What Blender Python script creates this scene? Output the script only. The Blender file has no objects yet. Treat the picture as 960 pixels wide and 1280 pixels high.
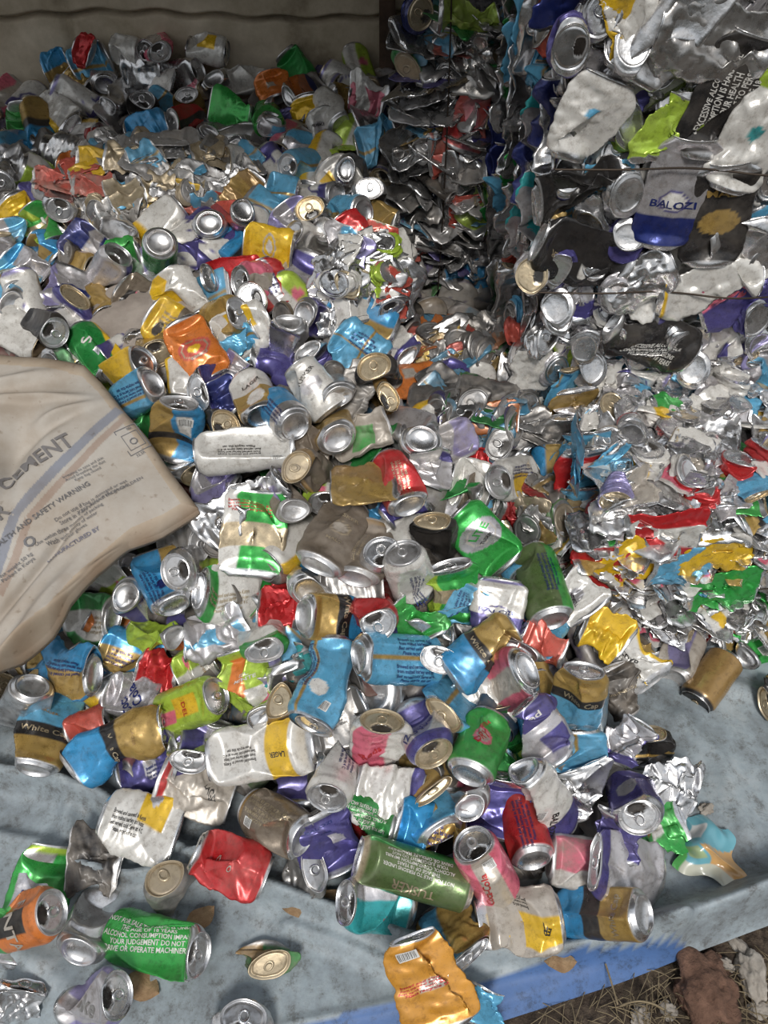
import bpy, bmesh, math, random
import numpy as np
from mathutils import Vector, Matrix
PI = math.pi
C = bpy.context.scene.collection
rnd = random.Random(11)
# ------------------------------------------------------------------ camera
H = 1.27; TH = math.radians(45); F = 1000.0
cd = bpy.data.cameras.new('camera'); cam = bpy.data.objects.new('camera', cd); C.objects.link(cam)
cam.location = (0, 0, H); cam.rotation_euler = (PI/2 - TH, 0, 0)
cd.sensor_fit = 'VERTICAL'; cd.sensor_height = 36; cd.lens = F/1280*36; cd.clip_start = .02
bpy.context.scene.camera = cam
EYE = np.array([0, 0, H]); FW = np.array([0, math.cos(TH), -math.sin(TH)]); UP = np.array([0, math.sin(TH), math.cos(TH)]); RT = np.array([1., 0, 0])
def at(px, py, d): return EYE + d*(FW + RT*(px-480)/F + UP*(640-py)/F)
# ------------------------------------------------------------------ heap relief
fx = [-1.2, -.9, -.643, -.22, .02, .25, .40, .44, .47, .51, .53]
fy = [.80, .72, .654, .47, .39, .38, .42, .58, .68, .87, .95]
pe = [-.1, 0, .1, .256, .45, .66, .94, 1.7, 2.2]
pz = [.012, .03, .085, .158, .29, .40, .47, .60, .66]
def sm(x, a, b):
    t = np.clip((np.asarray(x, float)-a)/(b-a), 0, 1); return t*t*(3-2*t)
def heap(X, Y):
    e = Y - np.interp(X, fx, fy)
    z = np.interp(e, pe, pz)
    z = z*(1-.25*sm(X, -.05, .22)*sm(Y, .6, .9))
    cap = .34
    k = sm(X, -.02, .08)*sm(Y, 1.15, 1.35)
    z = z*(1-k) + np.minimum(z, cap)*k
    k = sm(X, .28, .5)*(1-sm(Y, .95, 1.0))
    z = z*(1-k) + np.minimum(z, .06)*k
    return z + .012*np.sin(X*17+1)*np.sin(Y*15) * sm(e, 0, .2)
def hit(px, py):
    d = .7
    while d < 3.4:
        p = at(px, py, d)
        if p[2] < heap(p[0], p[1]) or p[1] > 2.3: return d
        d += .004
    return d
# ------------------------------------------------------------------ materials
def mat(name):
    m = bpy.data.materials.new(name); m.use_nodes = True; nt = m.node_tree
    return m, nt, nt.nodes['Principled BSDF']
def N(nt, t, **k):
    n = nt.nodes.new(t)
    for a, b in k.items():
        if a in n.inputs: n.inputs[a].default_value = b
        else: setattr(n, a, b)
    return n
def ramp(nt, src, stops):
    r = nt.nodes.new('ShaderNodeValToRGB'); el = r.color_ramp.elements
    while len(el) < len(stops): el.new(.5)
    for e, (p, c) in zip(el, stops): e.position = p; e.color = (*c, 1) if len(c) == 3 else c
    nt.links.new(src, r.inputs[0]); return r
def can_material(name, dust, rough, bump=.25, dark=1.0):
    m, nt, b = mat(name); L = nt.links
    a = N(nt, 'ShaderNodeAttribute', attribute_name='paint')
    tc = N(nt, 'ShaderNodeTexCoord'); oi = N(nt, 'ShaderNodeObjectInfo')
    ad = N(nt, 'ShaderNodeVectorMath', operation='ADD')
    L.new(tc.outputs['Object'], ad.inputs[0])
    ml = N(nt, 'ShaderNodeMath', operation='MULTIPLY'); ml.inputs[1].default_value = 9.0
    L.new(oi.outputs['Random'], ml.inputs[0]); L.new(ml.outputs[0], ad.inputs[1])
    n1 = N(nt, 'ShaderNodeTexNoise', Scale=22., Detail=6., Roughness=.7)
    L.new(ad.outputs[0], n1.inputs['Vector'])
    # dust: amount varies per can
    am = N(nt, 'ShaderNodeMapRange'); am.inputs['To Min'].default_value = dust*.25; am.inputs['To Max'].default_value = dust*1.4
    L.new(oi.outputs['Random'], am.inputs['Value'])
    r = ramp(nt, n1.outputs['Fac'], [(.38, (.12,)*3), (.68, (1,)*3)])
    mu = N(nt, 'ShaderNodeMath', operation='MULTIPLY', use_clamp=True)
    L.new(am.outputs[0], mu.inputs[0]); L.new(r.outputs[0], mu.inputs[1])
    mx = N(nt, 'ShaderNodeMix', data_type='RGBA'); mx.inputs['B'].default_value = (.235, .20, .165, 1)
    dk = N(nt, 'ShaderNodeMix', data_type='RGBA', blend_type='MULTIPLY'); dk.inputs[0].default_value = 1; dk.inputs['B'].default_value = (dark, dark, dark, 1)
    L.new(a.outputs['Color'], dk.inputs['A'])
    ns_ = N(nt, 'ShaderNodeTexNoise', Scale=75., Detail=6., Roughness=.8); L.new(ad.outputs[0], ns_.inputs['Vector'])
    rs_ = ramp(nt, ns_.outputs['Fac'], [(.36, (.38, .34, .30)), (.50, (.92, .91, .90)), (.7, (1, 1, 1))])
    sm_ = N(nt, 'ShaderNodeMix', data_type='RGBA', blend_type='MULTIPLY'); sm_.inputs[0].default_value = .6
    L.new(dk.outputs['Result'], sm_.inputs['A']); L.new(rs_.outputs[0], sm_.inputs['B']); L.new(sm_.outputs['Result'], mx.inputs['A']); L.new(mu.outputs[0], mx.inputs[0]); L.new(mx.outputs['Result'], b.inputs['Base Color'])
    iv = N(nt, 'ShaderNodeMath', operation='SUBTRACT'); iv.inputs[0].default_value = 1; L.new(mu.outputs[0], iv.inputs[1])
    mm = N(nt, 'ShaderNodeMath', operation='MULTIPLY'); L.new(iv.outputs[0], mm.inputs[0]); L.new(a.outputs['Alpha'], mm.inputs[1])
    L.new(mm.outputs[0], b.inputs['Metallic'])
    rr = N(nt, 'ShaderNodeMapRange'); rr.inputs['To Min'].default_value = rough; rr.inputs['To Max'].default_value = .75
    L.new(mu.outputs[0], rr.inputs['Value']); L.new(rr.outputs[0], b.inputs['Roughness'])
    n2 = N(nt, 'ShaderNodeTexNoise', Scale=60., Detail=3.)
    L.new(ad.outputs[0], n2.inputs['Vector'])
    bp = N(nt, 'ShaderNodeBump', Strength=bump, Distance=.002); L.new(n2.outputs['Fac'], bp.inputs['Height']); L.new(bp.outputs[0], b.inputs['Normal'])
    b.inputs['Coat Weight'].default_value = .12; b.inputs['Coat Roughness'].default_value = .15
    return m
M_CAN = can_material('printed_aluminium', .27, .25)
M_DUSTY = can_material('dusty_aluminium', .72, .36)
M_DEEP = can_material('gap_shaded_dusty_aluminium', .8, .4, .25, .38)  # dusty, and darkened so the shade in the heap gaps is in the colour
M_BALE = can_material('pressed_aluminium', .20, .22, .5, 1.0)
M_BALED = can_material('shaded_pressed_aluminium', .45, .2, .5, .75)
# ------------------------------------------------------------------ mesh helper
def mesh(name, V, Fc, col=None, m=None, smooth=True):
    me = bpy.data.meshes.new(name)
    V = np.asarray(V, np.float32)
    sizes = np.array([len(f) for f in Fc], np.int32)
    idx = np.fromiter((i for f in Fc for i in f), np.int32)
    me.vertices.add(len(V)); me.vertices.foreach_set('co', V.ravel())
    me.loops.add(len(idx)); me.loops.foreach_set('vertex_index', idx)
    me.polygons.add(len(sizes)); me.polygons.foreach_set('loop_start', np.concatenate([[0], np.cumsum(sizes)[:-1]]).astype(np.int32))
    if smooth: me.polygons.foreach_set('use_smooth', np.ones(len(sizes), bool))
    me.update(calc_edges=True)
    if col is not None:
        ca = me.color_attributes.new('paint', 'FLOAT_COLOR', 'POINT')
        ca.data.foreach_set('color', np.asarray(col, np.float32).ravel())
    if m: me.materials.append(m)
    return me
def obj(name, me, parent=None, **tags):
    o = bpy.data.objects.new(name, me); C.objects.link(o)
    if parent: o.parent = parent
    for k, v in tags.items():
        if v: o[k] = v
    return o
_qc = {}
def grid_faces(nr, ns, closed=True, base=0):
    k = (nr, ns, closed)
    if k not in _qc:
        q = []
        for i in range(nr-1):
            for j in range(ns if closed else ns-1):
                j2 = (j+1) % ns
                q.append((i*ns+j, i*ns+j2, (i+1)*ns+j2, (i+1)*ns+j))
        _qc[k] = np.array(q)
    return (_qc[k]+base).tolist()
# ------------------------------------------------------------------ colours (rgb + metallic)
COL = dict(J=(.66,.30,.035,.3), S=(.74,.74,.75,1), D=(.42,.41,.40,.9), W=(.72,.70,.66,.25), U=(.50,.45,.39,.3), B=(.035,.30,.60,.35), P=(.12,.42,.66,.3),
  N=(.015,.03,.18,.5), G=(.46,.30,.085,.45), Y=(.80,.50,.02,.3), E=(.02,.30,.06,.5), Q=(.04,.40,.07,.45), L=(.42,.60,.06,.35), O=(.72,.20,.03,.3),
  R=(.55,.02,.025,.4), C=(.62,.10,.07,.3), K=(.015,.015,.017,.3), V=(.085,.075,.27,.45), A=(.33,.30,.55,.5), M=(.20,.16,.12,.4), T=(.04,.40,.42,.3),
  I=(.75,.16,.24,.3), Z=(.10,.17,.05,.4), F=(.55,.45,.30,.7), X=(.62,.60,.62,.7), H=(.36,.22,.075,.35))
# designs: list of ops painted over s (0 base..1 lid) and phi (deg, 0 faces the viewer)
DES = {
 'wc': 'f B;b .55 1 G;b .42 .56 K', 'wcb': 'f B;p -200 -20 G;b .30 .45 K;q .5 .85 0 35 W', 'wcs': 'f B;p 18 120 G;o .3 -10 9 N', 'wcl': 'f P;b .0 .3 G;b .3 .45 K;b .97 1 S',
 'bl': 'f P;p -6 4 G;b 0 .06 S;b .96 1 S', 'blg': 'f B;p -70 0 G', 'bll': 'f P;o .62 10 13 W;p 40 48 G', 'bz': 'f W;b 0 .36 V;o .4 0 19 V;o .4 0 16 W;b .93 1 A', 'bzv': 'f V;b .35 .8 X;b .8 1 V', 'bzp': 'f V;o .5 10 17 X;b .9 1 S',
 'tk': 'f W;b .18 .42 Y;b .96 1 S', 'tkp': 'f W;q 0 1 -90 -35 Y', 'tkg': 'f W;q .3 .75 -60 -5 Y', 'tkn': 'f W;o .55 0 20 X', 'tky': 'f G;b .5 1 W;o .3 0 18 W',
 'tl': 'f Q;o .55 0 36 X;o .55 0 25 U;o .55 0 23 X', 'tm': 'f M;o .55 0 13 F;o .55 0 11 M;o .55 0 9 U', 'mg': 'f M;b .9 1 H', 'gw': 'f Q;b .9 1 S', 'gd': 'f E;b .94 1 D', 'tu': 'f Z;p 50 100 E;b 0 .05 F;b .95 1 F',
 'sp': 'f E;p 60 120 Y;p -130 -60 Q', 'fa': 'f O;b 0 .25 Q;q .30 .78 -32 30 K', 'lm': 'f L;p -60 5 W;o .65 25 12 I', 'lo': 'f L;q .35 .9 -45 0 O;q .1 .45 0 50 W', 'ly': 'f L;b .0 .15 W;q .45 .8 -30 20 Y;q .15 .45 -10 30 I',
 'sd': 'f S;q .3 .8 -30 40 W', 's': 'f S', 'd': 'f D', 'w': 'f W', 'r': 'f R;b .96 1 S', 'rd': 'f R;p 60 140 D', 'pk': 'f I;p -30 25 U;b .94 1 D', 'co': 'f C', 'or': 'f O;q .4 .6 -20 20 U', 'gb': 'f G;b 0 .1 D',
 'g': 'f G', 'gw2': 'f G;b 0 .3 W', 'y': 'f Y;b .9 1 S', 'yw': 'f Y;p -60 60 W', 'k': 'f K', 'kg': 'f K;b .4 .5 G', 'te': 'f T;p 20 100 X;o .5 -30 6 R', 'v': 'f V;b .9 1 S', 'va': 'f A;p -40 20 X', 'sv': 'f X;b 0 .25 V;p 60 110 V',
 'ek': 'f E;p -50 20 W;p 80 120 K', 'gs': 'f W;b .82 1 Q;b 0 .15 Q', 'gg': 'f Q;p -180 -30 W;b .3 .6 F', 'sb': 'f X;p -30 20 P', 'dr': 'f Q;o .55 0 17 I;o .55 0 12 U', 'em': 'f O;o .5 0 27 C;o .5 0 22 F;o .5 0 20 C;o .5 0 10 Y', 'yb': 'f Y;b .5 1 M;o .3 20 14 K',
 'yo': 'f Y;o .5 0 24 U;o .5 0 19 Y;o .5 0 12 W', 'ro': 'f R;o .5 0 24 F;o .5 0 22 R;o .5 0 12 O', 'ow': 'f O;p 30 120 W;b .8 1 N', 'pi': 'f W;p -60 30 I', 'lp': 'f Q;p -90 -30 L;b .5 .7 F', 'tr': 'f X;b .0 .2 B;p 0 60 P', 'oc2': 'f H;b .93 1 K', 'oc': 'f G;p -200 200 G;q .3 .5 -20 10 H',
}
OPS = {k: [o.split() for o in v.split(';')] for k, v in DES.items()}
def paint(ops, s, ph, R=33.0, Lmm=168.0):
    out = np.empty((len(s), 4)); out[:] = COL['S']
    for o in ops:
        c = COL[o[-1]]; v = [float(x) for x in o[1:-1]]
        if o[0] == 'f': k = np.ones(len(s), bool)
        elif o[0] == 'b': k = (s >= v[0]) & (s <= v[1])
        elif o[0] == 'p': k = (ph >= v[0]) & (ph <= v[1])
        elif o[0] == 'q': k = (s >= v[0]) & (s <= v[1]) & (ph >= v[2]) & (ph <= v[3])
        elif o[0] == 'o': k = ((s-v[0])*Lmm)**2 + (np.radians(ph-v[1])*R)**2 < v[2]**2
        out[k] = c
    return out
# ------------------------------------------------------------------ can geometry
def revolve(prof, ns, rev=False):
    pr = np.array(prof)*.001
    t = np.linspace(0, 2*PI, ns, endpoint=False)
    X = np.repeat(pr[:, 0], ns); R = np.repeat(pr[:, 1], ns); T = np.tile(t, len(pr))
    V = np.stack([X, R*np.sin(T), R*np.cos(T)], 1)
    f = grid_faces(len(pr), ns)
    if not rev: f = [q[::-1] for q in f]
    return V, f
SH = {  # f flatten, n dents, o dent offset, a crumple in mm, b bend, pb/pl pinched base/lid end, l length
 'R': dict(f=.97, n=1, o=.93, a=.22), 'D': dict(f=.84, n=3, o=.80, a=.45), 'F': dict(f=.50, n=3, o=.80, a=.75), 'FF': dict(f=.26, n=4, o=.74, a=1.3, e=.8),
 'B': dict(f=.66, n=3, o=.80, a=.6, b=.6), 'BB': dict(f=.5, n=4, o=.75, a=1.0, b=1.2), 'PB': dict(f=.85, n=2, o=.82, a=.45, pb=.10), 'PL': dict(f=.85, n=2, o=.82, a=.45, pl=.10),
 'C': dict(f=.65, n=5, o=.70, a=1.7, l=.6), 'K': dict(f=.48, n=6, o=.68, a=1.7, b=.3, e=.7), 'W': dict(f=.78, n=4, o=.74, a=.9), 'FB': dict(f=.45, n=3, o=.76, a=.9, b=.5),
 'U': dict(f=.6, n=3, o=.75, a=1.3, l=.28), 'Q': dict(f=.22, n=6, o=.68, a=2.6, b=.22, e=1.0, l=.9)}
class Deform:
    def __init__(s, L, shape, seed, **ov):
        p = dict(f=1, n=2, o=.9, a=.4, b=0, pb=None, pl=None, l=1, e=.45, w=None); p.update(SH[shape]); p.update(ov)
        r = np.random.RandomState(seed); s.p = p; s.L = L; s.R = .033
        s.pl = []
        for i in range(p['n']):
            t = r.normal()*.55 + (PI if i % 3 == 2 else 0) if r.rand() < .8 else r.uniform(0, 2*PI)
            n = np.array([r.uniform(-.45, .45), math.sin(t), math.cos(t)]); n /= np.linalg.norm(n)
            x0 = r.uniform(-.4, .4)*L
            off = s.R*p['o']*r.uniform(.85, 1.12) + n[0]*x0
            s.pl.append((n, off, r.uniform(.55, .95), x0))
        s.tw = []
        for lam in (.055, .037, .026, .019, .014):
            for _ in range(2):
                v = r.normal(size=3); v /= np.linalg.norm(v); s.tw.append((v/lam, r.uniform(0, 1), lam/.05))
        s.bs = (1 if r.rand() < .5 else -1)
        s.x0 = r.uniform(-.15, .15)*L
    def length(s): return s.L*s.p['l']
    def __call__(s, V):
        p = s.p; V = V.copy(); L = s.L
        endw = np.clip((np.abs(V[:, 0]) - (L/2-.022))/.018, 0, 1); stiff = 1 - endw*(1-p['e']*.5)
        rr = np.hypot(V[:, 1], V[:, 2])
        for n, off, k, x0 in s.pl:
            d = V@n - off
            m = d > 0
            V[m] -= ((1+k*.85)*d[m]*stiff[m])[:, None]*n
        # pinches
        x = V[:, 0]/L + .5
        for key, t in (('pb', 1-x), ('pl', x)):
            if p[key] is not None:
                g = p[key] + (1-p[key])*(1-np.clip((t-.12)/.80, 0, 1)**1.3)
                V[:, 2] *= g; V[:, 1] *= 1 + .30*(1-g)
        # flatten (round rims resist unless e is high)
        fe = p['f'] + (1-p['f'])*endw*(1-p['e'])
        V[:, 2] *= fe; V[:, 1] *= 1 + (1-fe)*.78
        # crumple
        d = np.zeros(len(V))
        for v, ph, am in s.tw:
            q = (V@v + ph) % 1.0
            d += am*(np.abs(q-.5)*4-1)
        A = p['a']*.001*1.15*stiff*np.clip(rr/.02, .15, 1)
        r2 = np.maximum(np.hypot(V[:, 1], V[:, 2]), 1e-4)
        V[:, 1] += d*A*V[:, 1]/r2; V[:, 2] += d*A*V[:, 2]/r2 + d*A*.25*(p['f'] < .6)
        if p['l'] < 1: V[:, 0] = V[:, 0]*p['l'] + d*A*.6
        # bend about the local z axis or y axis
        if p['b']:
            B = p['b']*s.bs; w = .22*L
            X = V[:, 0]-s.x0; k = np.clip(X/w, -1, 1)
            ang = B*.5*k
            # centre line
            cx = np.where(np.abs(X) <= w, w/(B*.5)*np.sin(B*.5*X/w), np.sign(X)*(w/(B*.5)*math.sin(B*.5)) + (X-np.sign(X)*w)*math.cos(B*.5))
            cy = np.where(np.abs(X) <= w, w/(B*.5)*(1-np.cos(B*.5*X/w)), w/(B*.5)*(1-math.cos(B*.5)) + (np.abs(X)-w)*math.sin(B*.5))
            y = V[:, 1]*(1-.25*(1-k*k))
            V[:, 0] = cx - y*np.sin(ang); V[:, 1] = cy + y*np.cos(ang)
            V[:, 1] -= cy.mean()
        return V
TXT = {}
def text_mesh(s, bold=.02):
    k = (s, bold)
    if k in TXT: return TXT[k]
    cu = bpy.data.curves.new('t', 'FONT'); cu.body = s; cu.offset = bold; cu.resolution_u = 2; cu.align_x = 'CENTER'; cu.align_y = 'CENTER'; cu.space_line = .95
    o = bpy.data.objects.new('t', cu); C.objects.link(o)
    me = bpy.data.meshes.new_from_object(o)
    V = np.array([v.co[:2] for v in me.vertices]); f = [tuple(p.vertices) for p in me.polygons]
    bpy.data.objects.remove(o); bpy.data.meshes.remove(me)
    TXT[k] = (V, f); return TXT[k]
def cut(V, f, cell):
    bm = bmesh.new()
    vs = [bm.verts.new((x, y, 0)) for x, y in V]
    for q in f:
        try: bm.faces.new([vs[i] for i in q])
        except ValueError: pass
    for ax in (0, 1):
        lo, hi = V[:, ax].min(), V[:, ax].max(); k = lo + cell*.5
        while k < hi:
            no = (1, 0, 0) if ax == 0 else (0, 1, 0); co = (k, 0, 0) if ax == 0 else (0, k, 0)
            bmesh.ops.bisect_plane(bm, geom=bm.verts[:]+bm.edges[:]+bm.faces[:], plane_co=co, plane_no=no); k += cell
    bm.verts.index_update()
    V2 = np.array([v.co[:2] for v in bm.verts]); f2 = [tuple(v.index for v in q.verts) for q in bm.faces]; bm.free()
    return V2, f2
NSG = -1
BAR = []
x = 0
_r = random.Random(3)
while x < 1: w_ = _r.choice((.03, .045, .07)); BAR.append((x, x+w_*.6)); x += w_+.02
def decal(kind, cell):
    if kind == '#':      # bar code: white block with dark strips
        V = [(-.6, -.5), (.6, -.5), (.6, .5), (-.6, .5)]; f = [(0, 1, 2, 3)]
        return [(np.array(V), f, (.75, .75, .73, .1), 0)] + [(np.array([(a-.5, -.4), (b-.5, -.4), (b-.5, .4), (a-.5, .4)]), [(0, 1, 2, 3)], (.02, .02, .02, .1), 1) for a, b in BAR]
def can_parts(L, shape, design, seed, decals=(), ns=72, nr=46, lidcol='S', open_=None, **ov):
    df = Deform(L, shape, seed, **ov); Lm = L*1000
    pr = [(6, 29), (7, 31), (9.5, 33)] + [(9.5+(Lm-9.5-15)*i/(nr-1), 33) for i in range(1, nr)] + [(Lm-12, 32.3), (Lm-8, 30.3), (Lm-4.5, 28.0), (Lm-2.5, 27.3)]
    body, bf = revolve([(a-Lm/2, r) for a, r in pr], ns)
    s = body[:, 0]/L + .5; ph = np.degrees(np.arctan2(-body[:, 1], body[:, 2]))
    col = paint(OPS[design] if design in OPS else [o.split() for o in design.split(';')], s, ph, 33, Lm)
    col[s < 9/Lm] = COL['S']; col[s > 1-4.5/Lm] = COL['S']
    allV = [df(body)]; allF = list(bf); allC = [col]; nb = len(body)
    for dcl in decals:
        t, ds, dph, size, c, rot = dcl
        layers = decal('#', 0) if t == '#' else [(*text_mesh(t), COL[c] if isinstance(c, str) else c, 1)]
        for V0, f0, cc, lv in layers:
            V0 = V0*size; V0, f0 = cut(V0, f0, 3.4)
            a = math.radians(rot)
            X = V0[:, 0]*math.sin(a) + V0[:, 1]*math.cos(a); Yt = -(V0[:, 0]*math.cos(a) - V0[:, 1]*math.sin(a))
            t_ = Yt/33 - math.radians(dph); xx = (ds-.5)*L + X*.001
            sf = lambda x_, q_: np.stack([x_, .033*np.sin(q_), .033*np.cos(q_)], 1)
            P = df(sf(xx, t_)); nn_ = np.cross(df(sf(xx, t_+.03))-df(sf(xx, t_-.03)), df(sf(xx+.001, t_))-df(sf(xx-.001, t_)))
            nn_ /= np.maximum(np.linalg.norm(nn_, axis=1), 1e-12)[:, None]
            allV.append(P + nn_*(.00055+.00025*lv)*NSG); allF += [tuple(i+nb for i in q) for q in f0]; nb += len(P)
            allC.append(np.tile(cc, (len(P), 1)))
    bodyd = (np.concatenate(allV), allF, np.concatenate(allC))
    n2 = max(24, ns*2//3)
    # lid with countersink and panel
    lp = [(Lm-2.5, 27.3), (Lm-.8, 28.1), (Lm, 27.6), (Lm-.3, 26.7), (Lm-4.5, 25.4), (Lm-6, 24.6), (Lm-6, 23.6), (Lm-4.2, 23.0)] + [(Lm-4.2, r) for r in (20, 17, 14, 11, 8, 5, 2.5, .2)]
    lid, lf = revolve([(a-Lm/2, r) for a, r in lp], n2, False)
    lc = np.tile(COL[lidcol], (len(lid), 1))
    if open_ is None: open_ = (seed % 3 != 0)
    cy = lid[:, 1]; cz = lid[:, 2]
    if open_:
        k = ((cz-.012)/.0098)**2 + (cy/.0125)**2 < 1
        k &= (np.hypot(cy, cz) < .0225)
        lid[k, 0] -= .004; lc[k] = (.012, .01, .009, 0)  # mouth is a shallow dent painted black for the unlit inside
    lidd = (df(lid), lf, lc)
    # pull tab
    tv = []; tf = []; m = 16
    for i in range(m):
        a = 2*PI*i/m; cx_, sx_ = math.cos(a), math.sin(a)
        for r_, h_ in ((1, 0), (1, 1.1), (.55, 1.1), (.55, 0)):
            tv.append(((Lm/2-3.7+h_), sx_*7.2*r_, -4+cx_*11*r_ - (1-r_)*4))
    for i in range(m):
        j = (i+1) % m
        for k in range(4): tf.append((i*4+k, i*4+(k+1) % 4, j*4+(k+1) % 4, j*4+k))
    tabV = np.array(tv)*.001; c0 = len(tabV)
    w = [(-5.5, -1.5), (5.5, -1.5), (5, 6), (-5, 6)]
    tabV = np.concatenate([tabV, np.array([((Lm/2-3.1), a, b) for a, b in w])*.001]); tf.append((c0, c0+1, c0+2, c0+3))
    tabd = (df(tabV), tf, np.tile(COL['S' if lidcol == 'S' else 'F'], (len(tabV), 1)))
    bp = [(6, 29), (3, 26.6), (.8, 25.2), (0, 24.2), (.6, 23), (3.2, 22), (5, 20.5), (7.2, 16), (8.6, 11), (9.3, 6), (9.5, .2)]
    base, bbf = revolve([(a-Lm/2, r) for a, r in bp], n2, True)
    based = (df(base), bbf, np.tile(COL['S'], (len(base), 1)))
    return bodyd, lidd, tabd, based, df
def joined(parts):
    V = []; Fc = []; Cc = []; n = 0
    for v, f, c in parts:
        V.append(v); Fc += [tuple(i+n for i in q) for q in f]; Cc.append(c); n += len(v)
    return np.concatenate(V), Fc, np.concatenate(Cc)
def frame(loc, ax, out):
    ax = np.asarray(ax)/np.linalg.norm(ax); out = np.asarray(out, float); z = out - ax*(out@ax); z /= np.linalg.norm(z); y = np.cross(z, ax)
    return Matrix(((ax[0], y[0], z[0], loc[0]), (ax[1], y[1], z[1], loc[1]), (ax[2], y[2], z[2], loc[2]), (0, 0, 0, 1)))
def add_can(M4, label, cat='can', group=None, name='drink_can', m=None, **kw):
    m = m or M_CAN
    b, l, t, ba, df = can_parts(**kw)
    o = obj(name, mesh(name, *b, m)); o.matrix_world = M4
    o['label'] = label; o['category'] = cat
    if group: o['group'] = group
    lo = obj('lid', mesh('lid', *l, m), o); obj('pull_tab', mesh('pull_tab', *t, m), lo); obj('base', mesh('base', *ba, m), o)
    return o
HC = []   # hero centres (px)
def hero(lx, ly, bx, by, near, size, shape, design, label, dec=(), up=0.0, roll=0, seed=None, m=None, lid='S', open_=None, **ov):
    global HC
    cx, cy = (lx+bx)/2, (ly+by)/2
    if not dec and size == 'T' and shape not in ('K', 'Q', 'FF') and design not in ('s', 'd', 'k') and cy > 330: dec = ((FINE, .3+.4*((len(HC)*37) % 10)/10, -35+((len(HC)*53) % 70), 6.5, 'N' if design[0] in 'bwf' else 'F', 90),)
    L = {'T': .168, 'S': .120, 'M': .145}[size]
    d = hit(cx, cy) - .012 - up
    A = at(lx, ly, d); B = at(bx, by, d); ax = A-B; sp = np.linalg.norm(ax)
    sd = seed if seed is not None else len(HC)*7+5
    if near in 'lb' and sp > .055: L = max(.112, min(L, sp/.76))
    elif near == '-' and sp > L: L = min(sp, L*1.15)
    Le = L*SH[shape].get('l', 1)*(.93 if SH[shape].get('b') else 1)
    c = (A+B)/2; tc = EYE-c; tc /= np.linalg.norm(tc)
    if near in 'lb':
        if sp > Le*.9: ax = ax*(Le*.9/sp); sp = Le*.9
        dz = math.sqrt(Le*Le-sp*sp)*(1 if near == 'l' else -1); dz = max(-.93*Le, min(.93*Le, dz)); ax = ax + tc*dz
    elif sp < Le*.8:
        ov['l'] = ov.get('l', SH[shape].get('l', 1))*max(.62, sp/Le)
    if shape in ('F', 'B', 'FB', 'PB', 'PL', 'D'): pass
    c = c + tc*0
    M4 = frame(c, ax, tc)
    if roll: M4 = M4 @ Matrix.Rotation(math.radians(roll), 4, 'X')
    HC.append((cx, cy, d))
    nm = 'crushed_can' if shape in ('F', 'FF', 'K', 'C', 'BB', 'FB', 'PB', 'PL', 'Q', 'U') else 'drink_can'
    return add_can(M4, label, name=nm, m={'d': M_DUSTY, None: M_CAN}[m], L=L, shape=shape, design=design, seed=sd, decals=dec, lidcol=lid, open_=open_, **ov)
WARN = 'EXCESSIVE ALCOHOL\nCONSUMPTION IS HARMFUL\nTO YOUR HEALTH\nNOT FOR SALE TO PERSONS\nUNDER THE AGE OF 18 YEARS'
WGRN = 'NOT FOR SALE TO PERSONS UNDER\nTHE AGE OF 18 YEARS\nALCOHOL CONSUMPTION IMPAIRS\nYOUR JUDGEMENT DO NOT\nDRIVE OR OPERATE MACHINERY'
FINE = 'Brewed and canned in Kenya\nfrom malted barley and hops\nBest served cold Serve at 4 C\nPlease recycle this can'
wc = lambda s=.49, p=0, z=13: (('White Cap', s, p, z, 'F', 0), ('LAGER', s+.22, p, 7, 'H', 0))
tk = lambda s=.66, p=0, z=15, r=0: (('TUSKER', s, p, z, 'K', r), ('LAGER', s-.16, p, 9, 'K', r))
bz = lambda s=.60, p=0, z=15, r=0: (('BALOZI', s, p, z, 'N', r), ('LAGER', s-.12, p, 7, 'N', r))
fine = lambda s=.5, p=0, z=6, r=0, c='K': ((FINE, s, p, z, c, r),)
bar = lambda s=.6, p=0, z=20, r=0: (('#', s, p, z, 'K', r),)
h = hero
# ---- lower left, below the cement sack
h(190,687,217,757,'b','T','PL','wcs','bright blue can with gold flank standing base down at the cement sack corner',up=.055,pl=.35)
h(195,752,160,748,'b','S','D','sv','small silver can end poking out beside the bright blue can below the sack',up=.01)
h(170,708,118,748,'l','M','PB','lm','lime green and pink can pinched flat, tucked under the sack edge',up=.01)
h(80,772,147,775,'b','T','F','ek','dark green and white crushed can lying under the lower edge of the sack',up=.01)
h(168,792,222,798,'b','S','W','f L','olive lime faceted can with its round silver base showing',up=.02)
h(245,797,322,772,'-','T','K','sb','silver and pale blue crumpled can between the lime cans and the gold one',up=.02)
h(36,826,122,845,'b','T','FB','blg','long bent blue and gold can with silver base, just below the sack tip',up=.035)
h(135,860,196,882,'-','M','D','f X','silver white can with blue handwriting across its side',dec=(('Coca\nCola',.5,0,26,'N',60),),up=.0)
h(190,840,222,848,'-','S','K','r','small dark red crushed can between lime and blue cans')
h(228,846,268,826,'-','S','W','lm','short lime can with pink berry picture and gold lettering',dec=(('MINUTE',.3,0,8,'H',0),))
h(275,868,192,900,'l','M','D','ly','yellow and lime juice can with orange panel and silver lid',dec=(('DEL',.6,0,12,'R',0),),up=.03)
h(290,812,318,900,'-','T','F','lo','tall crushed lime can with orange panel lettered DEL',dec=(('DEL\nMONTE',.62,0,10,'W',0),),up=.02)
h(138,905,88,925,'-','S','D','co','plain coral red can lying beside the gold and blue White Cap can',up=.01)
h(198,906,92,958,'-','T','B','wc','blue and gold can with black band lettered Cap, lower edge of heap',dec=wc(),up=.03)
h(76,858,44,950,'b','T','F','wcl','wide flattened blue and gold can at the picture edge under the sack',dec=wc(.37),up=.03)
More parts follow.
